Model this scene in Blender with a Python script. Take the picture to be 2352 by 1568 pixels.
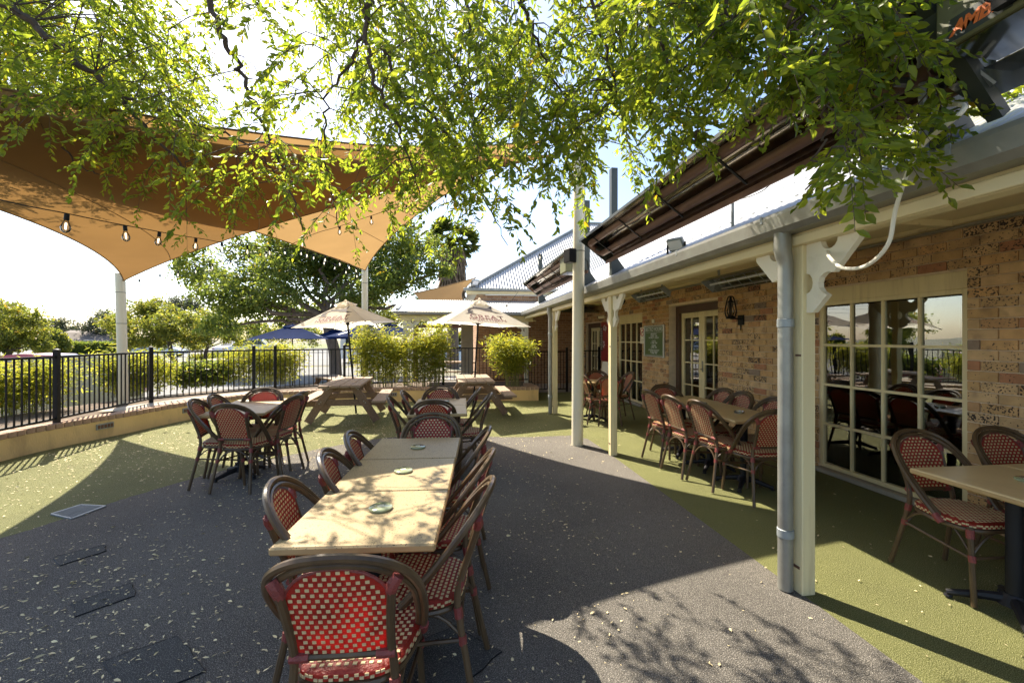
import bpy, bmesh, math, random
import numpy as np
from mathutils import Vector, Matrix
R=math.radians
random.seed(7); rng=np.random.default_rng(11)
for o in list(bpy.data.objects): bpy.data.objects.remove(o)
scn=bpy.context.scene; C=scn.collection

# ---------------------------------------------------------------- camera
F=980.; H=1.55; U0=1176.; V0=778.; TH=math.atan((1176-1035)/980.)
SN,CS=math.sin(TH),math.cos(TH)
cam=bpy.data.cameras.new('camera'); cam.sensor_width=36; cam.lens=36*F/2352.; cam.clip_end=2000; cam.clip_start=.05
cam.shift_y=-(784-V0)/2352.
camo=bpy.data.objects.new('camera',cam); C.objects.link(camo)
camo.location=(0,0,H); camo.rotation_euler=(R(90),0,-TH); scn.camera=camo
# ---------------------------------------------------------------- sky and sun
SAZ,SEL=R(33),R(50)
SD=Vector((-math.sin(SAZ)*math.cos(SEL),math.cos(SAZ)*math.cos(SEL),math.sin(SEL)))
w=bpy.data.worlds.new('World'); scn.world=w; w.use_nodes=True
nt=w.node_tree; nt.nodes.clear()
sky=nt.nodes.new('ShaderNodeTexSky'); sky.sky_type='NISHITA'; sky.sun_disc=False
sky.sun_elevation=SEL; sky.sun_rotation=-SAZ; sky.air_density=.9; sky.dust_density=1.3; sky.ozone_density=.6
bg=nt.nodes.new('ShaderNodeBackground'); bg.inputs[1].default_value=.125
out=nt.nodes.new('ShaderNodeOutputWorld')
nt.links.new(sky.outputs[0],bg.inputs[0]); nt.links.new(bg.outputs[0],out.inputs[0])
sl=bpy.data.lights.new('sun','SUN'); sl.energy=5.0; sl.angle=R(.53); sl.color=(1,.90,.74)
so=bpy.data.objects.new('sun',sl); C.objects.link(so); so.rotation_euler=SD.to_track_quat('Z','Y').to_euler()
so.location=(-6,10,12)
vs=scn.view_settings; vs.view_transform='Standard'; vs.look='None'; vs.gamma=1; vs.exposure=1.42; vs.use_curve_mapping=False
scn.render.engine='CYCLES'
scn.cycles.max_bounces=10; scn.cycles.diffuse_bounces=7; scn.cycles.transparent_max_bounces=24

# ---------------------------------------------------------------- photo pixel -> place (2352 px wide frame)
def ray(u,v):
    a=(u-U0)/F; return (SN+a*CS, CS-a*SN, (V0-v)/F)
def g(u,v,h=0.):
    d=ray(u,v); k=(h-H)/d[2]; return Vector((d[0]*k,d[1]*k,h))
def rz(u,v,Z):
    d=ray(u,v); return Vector((d[0]*Z,d[1]*Z,H+d[2]*Z))
def onX(u,v,X):
    d=ray(u,v); k=X/d[0]; return Vector((X,d[1]*k,H+d[2]*k))
def onY(u,v,Y):
    d=ray(u,v); k=Y/d[1]; return Vector((d[0]*k,Y,H+d[2]*k))
def proj(p):
    Z=p[0]*SN+p[1]*CS; l=p[0]*CS-p[1]*SN
    if Z<.05: return None
    return (U0+F*l/Z, V0-F*(p[2]-H)/Z, Z)

# ---------------------------------------------------------------- materials
def _n(nt,t,**k):
    n=nt.nodes.new(t)
    for a,b in k.items(): setattr(n,a,b)
    return n
def mat(name,col,rough=.6,var=.15,vs=6.,bump=0.,bs=60.,metal=0.,spec=.5,dirt=None,ds=3.,dlo=.5,dhi=.7,trans=None,tw=0.,coat=0.,island=0.,stretch=None,spk=None,sps=300.,splo=.6,sphi=.64,bdist=.01):
    """principled + large/fine colour variation + bump; trans=(colour) adds a translucent share tw"""
    m=bpy.data.materials.new(name); m.use_nodes=True; nt=m.node_tree; nt.nodes.clear(); L=nt.links.new
    o=_n(nt,'ShaderNodeOutputMaterial'); p=_n(nt,'ShaderNodeBsdfPrincipled')
    p.inputs['Roughness'].default_value=rough; p.inputs['Metallic'].default_value=metal
    p.inputs['Specular IOR Level'].default_value=spec
    if coat: p.inputs['Coat Weight'].default_value=coat; p.inputs['Coat Roughness'].default_value=.12
    tc=_n(nt,'ShaderNodeTexCoord'); src=tc.outputs['Object']
    gm=_n(nt,'ShaderNodeNewGeometry')
    if stretch:
        mp=_n(nt,'ShaderNodeMapping'); mp.inputs['Scale'].default_value=stretch; L(src,mp.inputs[0]); src=mp.outputs[0]
    no=_n(nt,'ShaderNodeTexNoise'); no.inputs['Scale'].default_value=vs; no.inputs['Detail'].default_value=6; L(src,no.inputs['Vector'])
    mr=_n(nt,'ShaderNodeMapRange'); mr.inputs[1].default_value=.25; mr.inputs[2].default_value=.75
    mr.inputs[3].default_value=1-var; mr.inputs[4].default_value=1+var; L(no.outputs[0],mr.inputs[0])
    fac=mr.outputs[0]
    if island:
        mi=_n(nt,'ShaderNodeMapRange'); mi.inputs[3].default_value=1-island; mi.inputs[4].default_value=1+island
        L(gm.outputs['Random Per Island'],mi.inputs[0])
        mu=_n(nt,'ShaderNodeMath',operation='MULTIPLY'); L(fac,mu.inputs[0]); L(mi.outputs[0],mu.inputs[1]); fac=mu.outputs[0]
    vm=_n(nt,'ShaderNodeVectorMath',operation='SCALE'); vm.inputs[0].default_value=col[:3]; L(fac,vm.inputs['Scale'])
    cc=vm.outputs[0]
    if dirt is not None:
        dn=_n(nt,'ShaderNodeTexNoise'); dn.inputs['Scale'].default_value=ds; dn.inputs['Detail'].default_value=8; dn.inputs['Roughness'].default_value=.65; L(src,dn.inputs['Vector'])
        dr=_n(nt,'ShaderNodeMapRange'); dr.inputs[1].default_value=dlo; dr.inputs[2].default_value=dhi; L(dn.outputs[0],dr.inputs[0])
        mx=_n(nt,'ShaderNodeMix',data_type='RGBA'); L(dr.outputs[0],mx.inputs[0]); L(cc,mx.inputs[6]); mx.inputs[7].default_value=(*dirt,1); cc=mx.outputs[2]
    if spk is not None:
        sn=_n(nt,'ShaderNodeTexNoise'); sn.inputs['Scale'].default_value=sps; sn.inputs['Detail'].default_value=2; L(tc.outputs['Object'],sn.inputs['Vector'])
        sr=_n(nt,'ShaderNodeMapRange'); sr.inputs[1].default_value=splo; sr.inputs[2].default_value=sphi; L(sn.outputs[0],sr.inputs[0])
        mx=_n(nt,'ShaderNodeMix',data_type='RGBA'); L(sr.outputs[0],mx.inputs[0]); L(cc,mx.inputs[6]); mx.inputs[7].default_value=(*spk,1); cc=mx.outputs[2]
    L(cc,p.inputs['Base Color'])
    if bump:
        bn=_n(nt,'ShaderNodeTexNoise'); bn.inputs['Scale'].default_value=bs; bn.inputs['Detail'].default_value=4; L(src,bn.inputs['Vector'])
        b=_n(nt,'ShaderNodeBump'); b.inputs['Strength'].default_value=bump; b.inputs['Distance'].default_value=bdist; L(bn.outputs[0],b.inputs['Height']); L(b.outputs[0],p.inputs['Normal'])
    sh=p.outputs[0]
    if trans is not None:
        t=_n(nt,'ShaderNodeBsdfTranslucent'); 
        tv=_n(nt,'ShaderNodeVectorMath',operation='SCALE'); tv.inputs[0].default_value=trans; L(fac,tv.inputs['Scale']); L(tv.outputs[0],t.inputs[0])
        ms=_n(nt,'ShaderNodeMixShader'); ms.inputs[0].default_value=tw; L(sh,ms.inputs[1]); L(t.outputs[0],ms.inputs[2]); sh=ms.outputs[0]
    L(sh,o.inputs[0]); return m

def glass_mat(name,tint=(.75,.8,.78),refl=1.):
    m=bpy.data.materials.new(name); m.use_nodes=True; nt=m.node_tree; nt.nodes.clear(); L=nt.links.new
    o=_n(nt,'ShaderNodeOutputMaterial'); gl=_n(nt,'ShaderNodeBsdfGlossy'); gl.inputs['Roughness'].default_value=.006
    tr=_n(nt,'ShaderNodeBsdfTransparent'); tr.inputs[0].default_value=(*tint,1)
    fr=_n(nt,'ShaderNodeFresnel'); fr.inputs[0].default_value=1.5
    ml=_n(nt,'ShaderNodeMath',operation='MULTIPLY_ADD'); ml.inputs[1].default_value=1.5*refl; ml.inputs[2].default_value=.09*refl; ml.use_clamp=True; L(fr.outputs[0],ml.inputs[0])
    # faint waviness of old panes
    tc=_n(nt,'ShaderNodeTexCoord'); no=_n(nt,'ShaderNodeTexNoise'); no.inputs['Scale'].default_value=2.5; L(tc.outputs['Object'],no.inputs[0])
    b=_n(nt,'ShaderNodeBump'); b.inputs['Strength'].default_value=.03; b.inputs['Distance'].default_value=.02; L(no.outputs[0],b.inputs['Height']); L(b.outputs[0],gl.inputs['Normal'])
    ms=_n(nt,'ShaderNodeMixShader'); L(ml.outputs[0],ms.inputs[0]); L(tr.outputs[0],ms.inputs[1]); L(gl.outputs[0],ms.inputs[2]); L(ms.outputs[0],o.inputs[0]); return m

def brick_mat(name,along='y'):
    """each brick coloured from its own cell in the wall, with iron specks; mortar comes from the backing slab"""
    m=bpy.data.materials.new(name); m.use_nodes=True; nt=m.node_tree; nt.nodes.clear(); L=nt.links.new
    o=_n(nt,'ShaderNodeOutputMaterial'); p=_n(nt,'ShaderNodeBsdfPrincipled'); p.inputs['Roughness'].default_value=.85; p.inputs['Specular IOR Level'].default_value=.25
    gm=_n(nt,'ShaderNodeNewGeometry'); sx=_n(nt,'ShaderNodeSeparateXYZ'); L(gm.outputs['Position'],sx.inputs[0])
    def M(op,a,b=None,c=None):
        n=_n(nt,'ShaderNodeMath',operation=op)
        for i,x in enumerate((a,b,c)):
            if x is None: continue
            if isinstance(x,(int,float)): n.inputs[i].default_value=x
            else: L(x,n.inputs[i])
        return n.outputs[0]
    row=M('FLOOR',M('DIVIDE',sx.outputs[2],.086))
    par=M('MODULO',row,2.)
    yy=M('ADD',sx.outputs[1 if along=='y' else 0],M('MULTIPLY',par,.12))
    colm=M('FLOOR',M('DIVIDE',M('ADD',yy,50.),.24))
    cb=_n(nt,'ShaderNodeCombineXYZ'); L(row,cb.inputs[0]); L(colm,cb.inputs[1])
    wn=_n(nt,'ShaderNodeTexWhiteNoise'); L(cb.outputs[0],wn.inputs[0])
    cr=_n(nt,'ShaderNodeValToRGB'); e=cr.color_ramp; e.interpolation='CONSTANT'
    cols=[(0,(.52,.345,.175)),(.22,(.60,.41,.22)),(.42,(.52,.335,.16)),(.58,(.57,.39,.215)),(.74,(.50,.30,.15)),(.84,(.58,.36,.17)),(.92,(.43,.21,.115)),(.965,(.29,.22,.17))]
    e.elements[0].position=0; e.elements[0].color=(*cols[0][1],1); e.elements[1].position=cols[1][0]; e.elements[1].color=(*cols[1][1],1)
    for q,c3 in cols[2:]:
        k=e.elements.new(q); k.color=(*c3,1)
    L(wn.outputs[0],cr.inputs[0])
    n1=_n(nt,'ShaderNodeTexNoise'); n1.inputs['Scale'].default_value=9; n1.inputs['Detail'].default_value=5; L(gm.outputs['Position'],n1.inputs['Vector'])
    mr=_n(nt,'ShaderNodeMapRange'); mr.inputs[1].default_value=.3; mr.inputs[2].default_value=.7; mr.inputs[3].default_value=.82; mr.inputs[4].default_value=1.15; L(n1.outputs[0],mr.inputs[0])
    vm=_n(nt,'ShaderNodeVectorMath',operation='SCALE'); L(cr.outputs[0],vm.inputs[0]); L(mr.outputs[0],vm.inputs['Scale'])
    # iron specks: amount differs brick by brick
    n2=_n(nt,'ShaderNodeTexNoise'); n2.inputs['Scale'].default_value=62; n2.inputs['Detail'].default_value=3; L(gm.outputs['Position'],n2.inputs['Vector'])
    wn2=_n(nt,'ShaderNodeTexWhiteNoise'); cb2=_n(nt,'ShaderNodeVectorMath',operation='ADD'); cb2.inputs[1].default_value=(17.3,4.1,9.); L(cb.outputs[0],cb2.inputs[0]); L(cb2.outputs[0],wn2.inputs[0])
    th=M('MULTIPLY_ADD',M('POWER',wn2.outputs[0],.7),.26,.455)
    sp=M('MULTIPLY',M('SUBTRACT',n2.outputs[0],th),22.); 
    cl=_n(nt,'ShaderNodeClamp'); L(sp,cl.inputs[0])
    # soft dark flashing bands on some bricks
    n3=_n(nt,'ShaderNodeTexNoise'); n3.inputs['Scale'].default_value=7; L(gm.outputs['Position'],n3.inputs['Vector'])
    fl=_n(nt,'ShaderNodeMapRange'); fl.inputs[1].default_value=.60; fl.inputs[2].default_value=.72; fl.inputs[4].default_value=.55; L(n3.outputs[0],fl.inputs[0])
    mx0=_n(nt,'ShaderNodeMix',data_type='RGBA'); L(fl.outputs[0],mx0.inputs[0]); L(vm.outputs[0],mx0.inputs[6]); mx0.inputs[7].default_value=(.20,.13,.085,1)
    mx=_n(nt,'ShaderNodeMix',data_type='RGBA'); L(cl.outputs[0],mx.inputs[0]); L(mx0.outputs[2],mx.inputs[6]); mx.inputs[7].default_value=(.055,.04,.035,1)
    L(mx.outputs[2],p.inputs['Base Color'])
    n4=_n(nt,'ShaderNodeTexNoise'); n4.inputs['Scale'].default_value=120; L(gm.outputs['Position'],n4.inputs['Vector'])
    b=_n(nt,'ShaderNodeBump'); b.inputs['Strength'].default_value=.35; b.inputs['Distance'].default_value=.004; L(n4.outputs[0],b.inputs['Height']); L(b.outputs[0],p.inputs['Normal'])
    L(p.outputs[0],o.inputs[0]); return m

def far_brick_mat(name):
    m=bpy.data.materials.new(name); m.use_nodes=True; nt=m.node_tree; nt.nodes.clear(); L=nt.links.new
    o=_n(nt,'ShaderNodeOutputMaterial'); p=_n(nt,'ShaderNodeBsdfPrincipled'); p.inputs['Roughness'].default_value=.9
    tc=_n(nt,'ShaderNodeNewGeometry'); sx=_n(nt,'ShaderNodeSeparateXYZ'); L(tc.outputs['Position'],sx.inputs[0])
    ad=_n(nt,'ShaderNodeMath',operation='ADD'); L(sx.outputs[0],ad.inputs[0]); L(sx.outputs[1],ad.inputs[1])
    cb=_n(nt,'ShaderNodeCombineXYZ'); L(ad.outputs[0],cb.inputs[0]); L(sx.outputs[2],cb.inputs[1])
    bt=_n(nt,'ShaderNodeTexBrick'); bt.inputs['Scale'].default_value=1; bt.inputs['Brick Width'].default_value=.24; bt.inputs['Row Height'].default_value=.086
    bt.inputs['Mortar Size'].default_value=.006; bt.inputs['Color1'].default_value=(.44,.26,.14,1); bt.inputs['Color2'].default_value=(.29,.15,.085,1); bt.inputs['Mortar'].default_value=(.5,.42,.32,1); bt.inputs['Bias'].default_value=-.1
    L(cb.outputs[0],bt.inputs['Vector'])
    n2=_n(nt,'ShaderNodeTexNoise'); n2.inputs['Scale'].default_value=14; n2.inputs['Detail'].default_value=5; L(tc.outputs['Position'],n2.inputs['Vector'])
    mr=_n(nt,'ShaderNodeMapRange'); mr.inputs[1].default_value=.56; mr.inputs[2].default_value=.68; mr.inputs[4].default_value=.7; L(n2.outputs[0],mr.inputs[0])
    mx=_n(nt,'ShaderNodeMix',data_type='RGBA'); L(mr.outputs[0],mx.inputs[0]); L(bt.outputs[0],mx.inputs[6]); mx.inputs[7].default_value=(.12,.075,.05,1)
    L(mx.outputs[2],p.inputs[0]); b=_n(nt,'ShaderNodeBump'); b.inputs['Strength'].default_value=.5; b.inputs['Distance'].default_value=.006; b.invert=True
    L(bt.outputs['Fac'],b.inputs['Height']); L(b.outputs[0],p.inputs['Normal']); L(p.outputs[0],o.inputs[0]); return m

def leaf_mat(name,col,tcol,tw=.5,rough=.45,island=.35):
    """leaf: gloss + translucency, value and hue vary leaf by leaf, a few leaves turned yellow"""
    m=bpy.data.materials.new(name); m.use_nodes=True; nt=m.node_tree; nt.nodes.clear(); L=nt.links.new
    o=_n(nt,'ShaderNodeOutputMaterial'); p=_n(nt,'ShaderNodeBsdfPrincipled'); p.inputs['Roughness'].default_value=rough; p.inputs['Specular IOR Level'].default_value=.35
    gm=_n(nt,'ShaderNodeNewGeometry'); wn=_n(nt,'ShaderNodeTexWhiteNoise',noise_dimensions='1D'); L(gm.outputs['Random Per Island'],wn.inputs['W'])
    cl=_n(nt,'ShaderNodeValToRGB'); e=cl.color_ramp.elements
    def C3(c,k,yl): return (min(1,c[0]*k*(1+yl)),min(1,c[1]*k),c[2]*k*(1-.5*yl),1)
    def fill(r,c):
        e=r.color_ramp.elements; e[0].position=0; e[0].color=C3(c,1-island,-.18); e[1].position=.55; e[1].color=C3(c,1.,0)
        for q,k,y in((.93,1+island*.8,.12),(.985,1+island*.7,.2),(.993,1.2,.9)): x=e.new(q); x.color=C3(c,k,y)
    fill(cl,col); L(wn.outputs['Value'],cl.inputs[0]); L(cl.outputs[0],p.inputs['Base Color'])
    ct=_n(nt,'ShaderNodeValToRGB'); fill(ct,tcol); L(wn.outputs['Value'],ct.inputs[0])
    t=_n(nt,'ShaderNodeBsdfTranslucent'); L(ct.outputs[0],t.inputs[0]); ms=_n(nt,'ShaderNodeMixShader'); ms.inputs[0].default_value=tw
    L(p.outputs[0],ms.inputs[1]); L(t.outputs[0],ms.inputs[2]); L(ms.outputs[0],o.inputs[0]); return m
# ---------------------------------------------------------------- mesh helpers
class MB:
    def __init__(s): s.v=[]; s.f=[]; s.m=[]; s.mi=0
    def add(s,vs,fs):
        b=len(s.v); s.v+= [tuple(x) for x in vs]; s.f+=[tuple(b+i for i in f) for f in fs]; s.m+=[s.mi]*len(fs); return s
    def box(s,c,d,rz_=0.,M=None,bev=0.):
        x,y,z=[q/2 for q in d]
        if bev>0:
            vs=[];b=min(bev,x*.9,y*.9,z*.9)
            for sx in(-1,1):
                for sy in(-1,1):
                    for sz in(-1,1):
                        vs+=[(sx*(x-b),sy*(y-b),sz*z),(sx*(x-b),sy*y,sz*(z-b)),(sx*x,sy*(y-b),sz*(z-b))]
            I=lambda a,b_,c_,k:(((a>0)*4+(b_>0)*2+(c_>0))*3+k)
            fs=[]
            for q in(-1,1):
                r=(lambda L:L) if q>0 else (lambda L:L[::-1])
                fs.append(r([I(-1,-1,q,0),I(1,-1,q,0),I(1,1,q,0),I(-1,1,q,0)]))
                fs.append(r([I(1,q,-1,1),I(-1,q,-1,1),I(-1,q,1,1),I(1,q,1,1)]))
                fs.append(r([I(q,-1,-1,2),I(q,1,-1,2),I(q,1,1,2),I(q,-1,1,2)]))
            for a in(-1,1):
                for b_ in(-1,1):
                    fs.append([I(-1,a,b_,0),I(1,a,b_,0),I(1,a,b_,1),I(-1,a,b_,1)] )
                    fs.append([I(a,-1,b_,0),I(a,1,b_,0),I(a,1,b_,2),I(a,-1,b_,2)])
                    fs.append([I(a,b_,-1,1),I(a,b_,1,1),I(a,b_,1,2),I(a,b_,-1,2)])
            for a in(-1,1):
                for b_ in(-1,1):
                    for c_ in(-1,1): fs.append([I(a,b_,c_,k) for k in(0,1,2)])
        else:
            vs=[(-x,-y,-z),(x,-y,-z),(x,y,-z),(-x,y,-z),(-x,-y,z),(x,-y,z),(x,y,z),(-x,y,z)]
            fs=[(0,3,2,1),(4,5,6,7),(0,1,5,4),(1,2,6,5),(2,3,7,6),(3,0,4,7)]
        if M is None: M=Matrix.Translation(c)@Matrix.Rotation(rz_,4,'Z')
        else: M=Matrix.Translation(c)@M.to_4x4()
        return s.add([M@Vector(q) for q in vs],fs)
    def bar(s,p0,p1,wd,ht,up=(0,0,1),bev=0.):
        p0=Vector(p0);p1=Vector(p1);d=(p1-p0);L=d.length;d.normalize();up=Vector(up)
        if abs(d.dot(up))>.98: up=Vector((0,1,0)) if abs(d.y)<.9 else Vector((1,0,0))
        x=d.cross(up).normalized();z=x.cross(d)
        M=Matrix((( x.x,d.x,z.x),(x.y,d.y,z.y),(x.z,d.z,z.z)))
        return s.box((p0+p1)/2,(wd,L,ht),M=M,bev=bev)
    def tube(s,P,r,n=8,cap=True,closed=False):
        P=[Vector(p) for p in P];k=len(P);rs=r if isinstance(r,(list,tuple)) else [r]*k
        t=(P[1]-P[0]).normalized();a=Vector((0,0,1))
        if abs(t.dot(a))>.9:a=Vector((1,0,0))
        x=t.cross(a).normalized();vs=[]
        for i in range(k):
            if closed: t2=(P[(i+1)%k]-P[i-1])
            else: t2=(P[min(i+1,k-1)]-P[max(i-1,0)])
            if t2.length<1e-9:t2=t
            t2=t2.normalized();x=(x-t2*x.dot(t2))
            if x.length<1e-6:x=t2.orthogonal()
            x.normalize();y=t2.cross(x)
            for j in range(n):
                q=2*math.pi*j/n;vs.append(P[i]+(x*math.cos(q)+y*math.sin(q))*rs[i])
        fs=[]
        for i in range(k if closed else k-1):
            i2=(i+1)%k
            for j in range(n): fs.append((i*n+j,i*n+(j+1)%n,i2*n+(j+1)%n,i2*n+j))
        if cap and not closed: fs.append(tuple(range(n))[::-1]);fs.append(tuple((k-1)*n+j for j in range(n)))
        return s.add(vs,fs)
    def cyl(s,p0,p1,r0,r1=None,n=12): return s.tube([p0,p1],[r0,r0 if r1 is None else r1],n)
    def lathe(s,prof,c=(0,0,0),n=16,M=None):
        vs=[];c=Vector(c)
        for r,z in prof:
            for j in range(n):
                a=2*math.pi*j/n;q=Vector((r*math.cos(a),r*math.sin(a),z)); vs.append(c+(M@q if M is not None else q))
        fs=[(i*n+j,i*n+(j+1)%n,(i+1)*n+(j+1)%n,(i+1)*n+j) for i in range(len(prof)-1) for j in range(n)]
        fs.append(tuple(range(n))[::-1]);fs.append(tuple((len(prof)-1)*n+j for j in range(n)))
        return s.add(vs,fs)
    def prism(s,poly,vec):
        """poly: list of 3D points; extruded along vec"""
        n=len(poly);vec=Vector(vec);a=[Vector(p) for p in poly];b=[p+vec for p in a]
        fs=[tuple(range(n))[::-1],tuple(range(n,2*n))]+[(i,(i+1)%n,n+(i+1)%n,n+i) for i in range(n)]
        return s.add(a+b,fs)
    def quad(s,*p): return s.add(p,[tuple(range(len(p)))])
    def build(s,name,mats,parent=None,smooth=False,loc=None):
        me=bpy.data.meshes.new(name); me.from_pydata(s.v,[],s.f)
        ms=mats if isinstance(mats,(list,tuple)) else [mats]
        for m in ms: me.materials.append(m)
        if len(ms)>1: me.polygons.foreach_set('material_index',s.m)
        bm=bmesh.new(); bm.from_mesh(me); bmesh.ops.recalc_face_normals(bm,faces=bm.faces); bm.to_mesh(me); bm.free()
        if smooth:
            me.polygons.foreach_set('use_smooth',[True]*len(me.polygons))
            if smooth!='all':
                try: me.set_sharp_from_angle(angle=R(40))
                except Exception: pass
        me.update()
        o=bpy.data.objects.new(name,me); C.objects.link(o)
        if parent is not None: o.parent=parent
        if loc is not None: o.location=loc
        return o
def empty(name,loc=(0,0,0),rot=0.):
    o=bpy.data.objects.new(name,None); C.objects.link(o); o.location=loc; o.rotation_euler=(0,0,rot); o.empty_display_size=.1; return o
def lab(o,label,cat,group=None):
    o['label']=label; o['category']=cat
    if group: o['group']=group
    return o
def st(o,label=None):
    o['kind']='structure'
    if label:o['label']=label
    return o
def stuff(o,label=None,cat=None):
    o['kind']='stuff'
    if label:o['label']=label
    if cat:o['category']=cat
    return o
def copy_tree(o,parent=None):
    c=o.copy(); C.objects.link(c); c.parent=parent
    for ch in o.children: copy_tree(ch,c)
    return c
def crop(o): pass
def bez(P,n=8):
    """Catmull-Rom through points"""
    P=[Vector(p) for p in P]; Q=[P[0]*2-P[1]]+P+[P[-1]*2-P[-2]]; r=[]
    for i in range(1,len(Q)-2):
        a,b,c,d=Q[i-1:i+3]
        for k in range(n):
            t=k/n; r.append(.5*((2*b)+(c-a)*t+(2*a-5*b+4*c-d)*t*t+(3*b-a-3*c+d)*t**3))
    r.append(P[-1]); return r
def np_mesh(name,V,faces_n,nper,mats,parent=None):
    """V:(N,3) verts, faces of nper verts each in order"""
    me=bpy.data.meshes.new(name); V=np.ascontiguousarray(V,dtype=np.float32); F_=np.ascontiguousarray(faces_n,dtype=np.int32)
    me.vertices.add(len(V)); me.vertices.foreach_set('co',V.ravel())
    nf=len(F_); me.loops.add(nf*nper); me.loops.foreach_set('vertex_index',F_.ravel())
    me.polygons.add(nf); me.polygons.foreach_set('loop_start',np.arange(nf,dtype=np.int32)*nper)
    me.polygons.foreach_set('loop_total',np.full(nf,nper,dtype=np.int32)) if False else None
    me.update(calc_edges=True); me.validate()
    for m in (mats if isinstance(mats,(list,tuple)) else [mats]): me.materials.append(m)
    o=bpy.data.objects.new(name,me); C.objects.link(o)
    if parent is not None:o.parent=parent
    return o
def nrm(a): return a/np.maximum(np.linalg.norm(a,axis=1,keepdims=True),1e-9)
def leaves(name,P,D,L,W,m,parent=None,fold=.25,curl=.15,N=None):
    """pointed-oval leaves: P base points, D direction, L length, W width arrays"""
    n=len(P); D=nrm(D); r=rng.normal(size=(n,3)) if N is None else N+rng.normal(size=(n,3))*.35
    S=nrm(np.cross(D,r)); U=nrm(np.cross(S,D)); L=np.broadcast_to(L,(n,))[:,None]; W=np.broadcast_to(W,(n,))[:,None]
    b=P; t=P+D*L-U*L*curl
    def side(k,f,wd): return P+D*L*f+S*W*wd*k+U*(W*fold*wd-L*curl*f*f*.5)
    V=np.stack([b,side(1,.33,.5),side(1,.68,.38),t,side(-1,.68,.38),side(-1,.33,.5)],1).reshape(-1,3)
    i=np.arange(n)[:,None]*6
    Fc=np.concatenate([i+np.array([[0,1,2,3]]),i+np.array([[0,3,4,5]])],0)
    return np_mesh(name,V,Fc,4,m,parent)
def text_mesh(body,size,mat_,name='lettering',parent=None,fn=None,bold=0.,align='CENTER',shear=0.,spacing=1.,extrude=0.):
    cu=bpy.data.curves.new('lt','FONT'); cu.body=body; cu.size=size; cu.align_x=align; cu.align_y='CENTER'; cu.offset=bold; cu.shear=shear; cu.space_character=spacing; cu.extrude=extrude; cu.resolution_u=3
    ob=bpy.data.objects.new('lt',cu); C.objects.link(ob); dg=bpy.context.evaluated_depsgraph_get(); dg.update()
    me=bpy.data.meshes.new_from_object(ob.evaluated_get(dg)); bpy.data.objects.remove(ob); me.name=name
    if fn:
        for v in me.vertices: v.co=fn(v.co)
    me.materials.clear(); me.materials.append(mat_)
    o=bpy.data.objects.new(name,me); C.objects.link(o)
    if parent is not None:o.parent=parent
    return o
def poly_mesh(pts,mat_,name,parent=None,fn=None):
    bm=bmesh.new(); vs=[bm.verts.new((p[0],p[1],0)) for p in pts]; f=bm.faces.new(vs); bmesh.ops.triangulate(bm,faces=[f])
    me=bpy.data.meshes.new(name); bm.to_mesh(me); bm.free()
    if fn:
        for v in me.vertices: v.co=fn(v.co)
    me.materials.append(mat_); o=bpy.data.objects.new(name,me); C.objects.link(o)
    if parent is not None:o.parent=parent
    return o

# ---------------------------------------------------------------- palette
M_={}
M_['turf']=mat('turf',(0.1456,0.1547,0.0444),.75,.25,1.6,bump=1.,bs=260,spec=.2,spk=(0.4531,0.4376,0.2071),sps=215,splo=.47,sphi=.66,bdist=.02,dirt=(0.0917,0.1014,0.0296),ds=170,dlo=.5,dhi=.66)
M_['rubber']=mat('rubber',(0.1238,0.1128,0.0976),.85,.42,.7,bump=1.,bs=190,spec=.2,spk=(0.3566,0.3289,0.2876),sps=210,splo=.55,sphi=.64,dirt=(0.0577,0.0532,0.0473),ds=150,dlo=.5,dhi=.62,bdist=.01)
M_['patch']=mat('rubber_patch',(0.0789,0.0778,0.0726),.85,.25,2,bump=1.,bs=190,spec=.2,spk=(0.2629,0.249,0.2232),sps=210,splo=.56,sphi=.63,bdist=.012)
M_['render']=mat('yellow_render',(0.713,0.506,0.2185),.85,.10,2,bump=.35,bs=70,dirt=(0.391,0.2645,0.1265),ds=2.2,dlo=.52,dhi=.75,stretch=(1,1,.35))
M_['coping']=mat('coping_brick',(0.3672,0.243,0.162),.85,.3,9,bump=.5,bs=60,dirt=(0.1728,0.1188,0.0864),ds=14,dlo=.55,dhi=.7)
M_['mortar']=mat('mortar',(0.69,0.5635,0.4025),.9,.12,12,bump=.5,bs=120)
M_['brick']=brick_mat('speckled_brick'); M_['fbrick']=far_brick_mat('far_brick')
M_['cream']=mat('cream_paint',(.74,.64,.37),.5,.06,4,bump=.12,bs=25,dirt=(.47,.37,.2),ds=7,dlo=.5,dhi=.85,stretch=(1.5,1.5,.12))
M_['creamf']=mat('cream_fascia',(.76,.66,.40),.5,.06,3,bump=.1,bs=20,dirt=(.30,.22,.12),ds=7,dlo=.64,dhi=.80,stretch=(1,.3,1))
M_['white']=mat('white_paint',(.77,.73,.60),.45,.05,3,bump=.06,bs=20,dirt=(.5,.45,.33),ds=3,dlo=.55,dhi=.8)
M_['polew']=mat('pole_paint',(0.74,0.686,0.5152),.4,.05,2,dirt=(0.52,0.4312,0.2484),ds=1.6,dlo=.52,dhi=.8,stretch=(1,1,.3))
M_['galv']=mat('galvanised',(.30,.30,.27),.42,.14,7,metal=.55,dirt=(.24,.23,.205),ds=5,dlo=.5,dhi=.75,bump=.08,bs=30)
M_['galvd']=mat('galvanised_dull',(.30,.33,.34),.5,.18,9,metal=.4,dirt=(.19,.21,.22),ds=8,dlo=.5,dhi=.7)
M_['roof']=mat('corrugated_roof',(0.465,0.465,0.4495),.42,.07,.9,metal=.35,dirt=(0.3488,0.3332,0.31),ds=1.5,dlo=.55,dhi=.8)
M_['black']=mat('black_metal',(.010,.010,.011),.5,.1,5,spec=.22)
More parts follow.
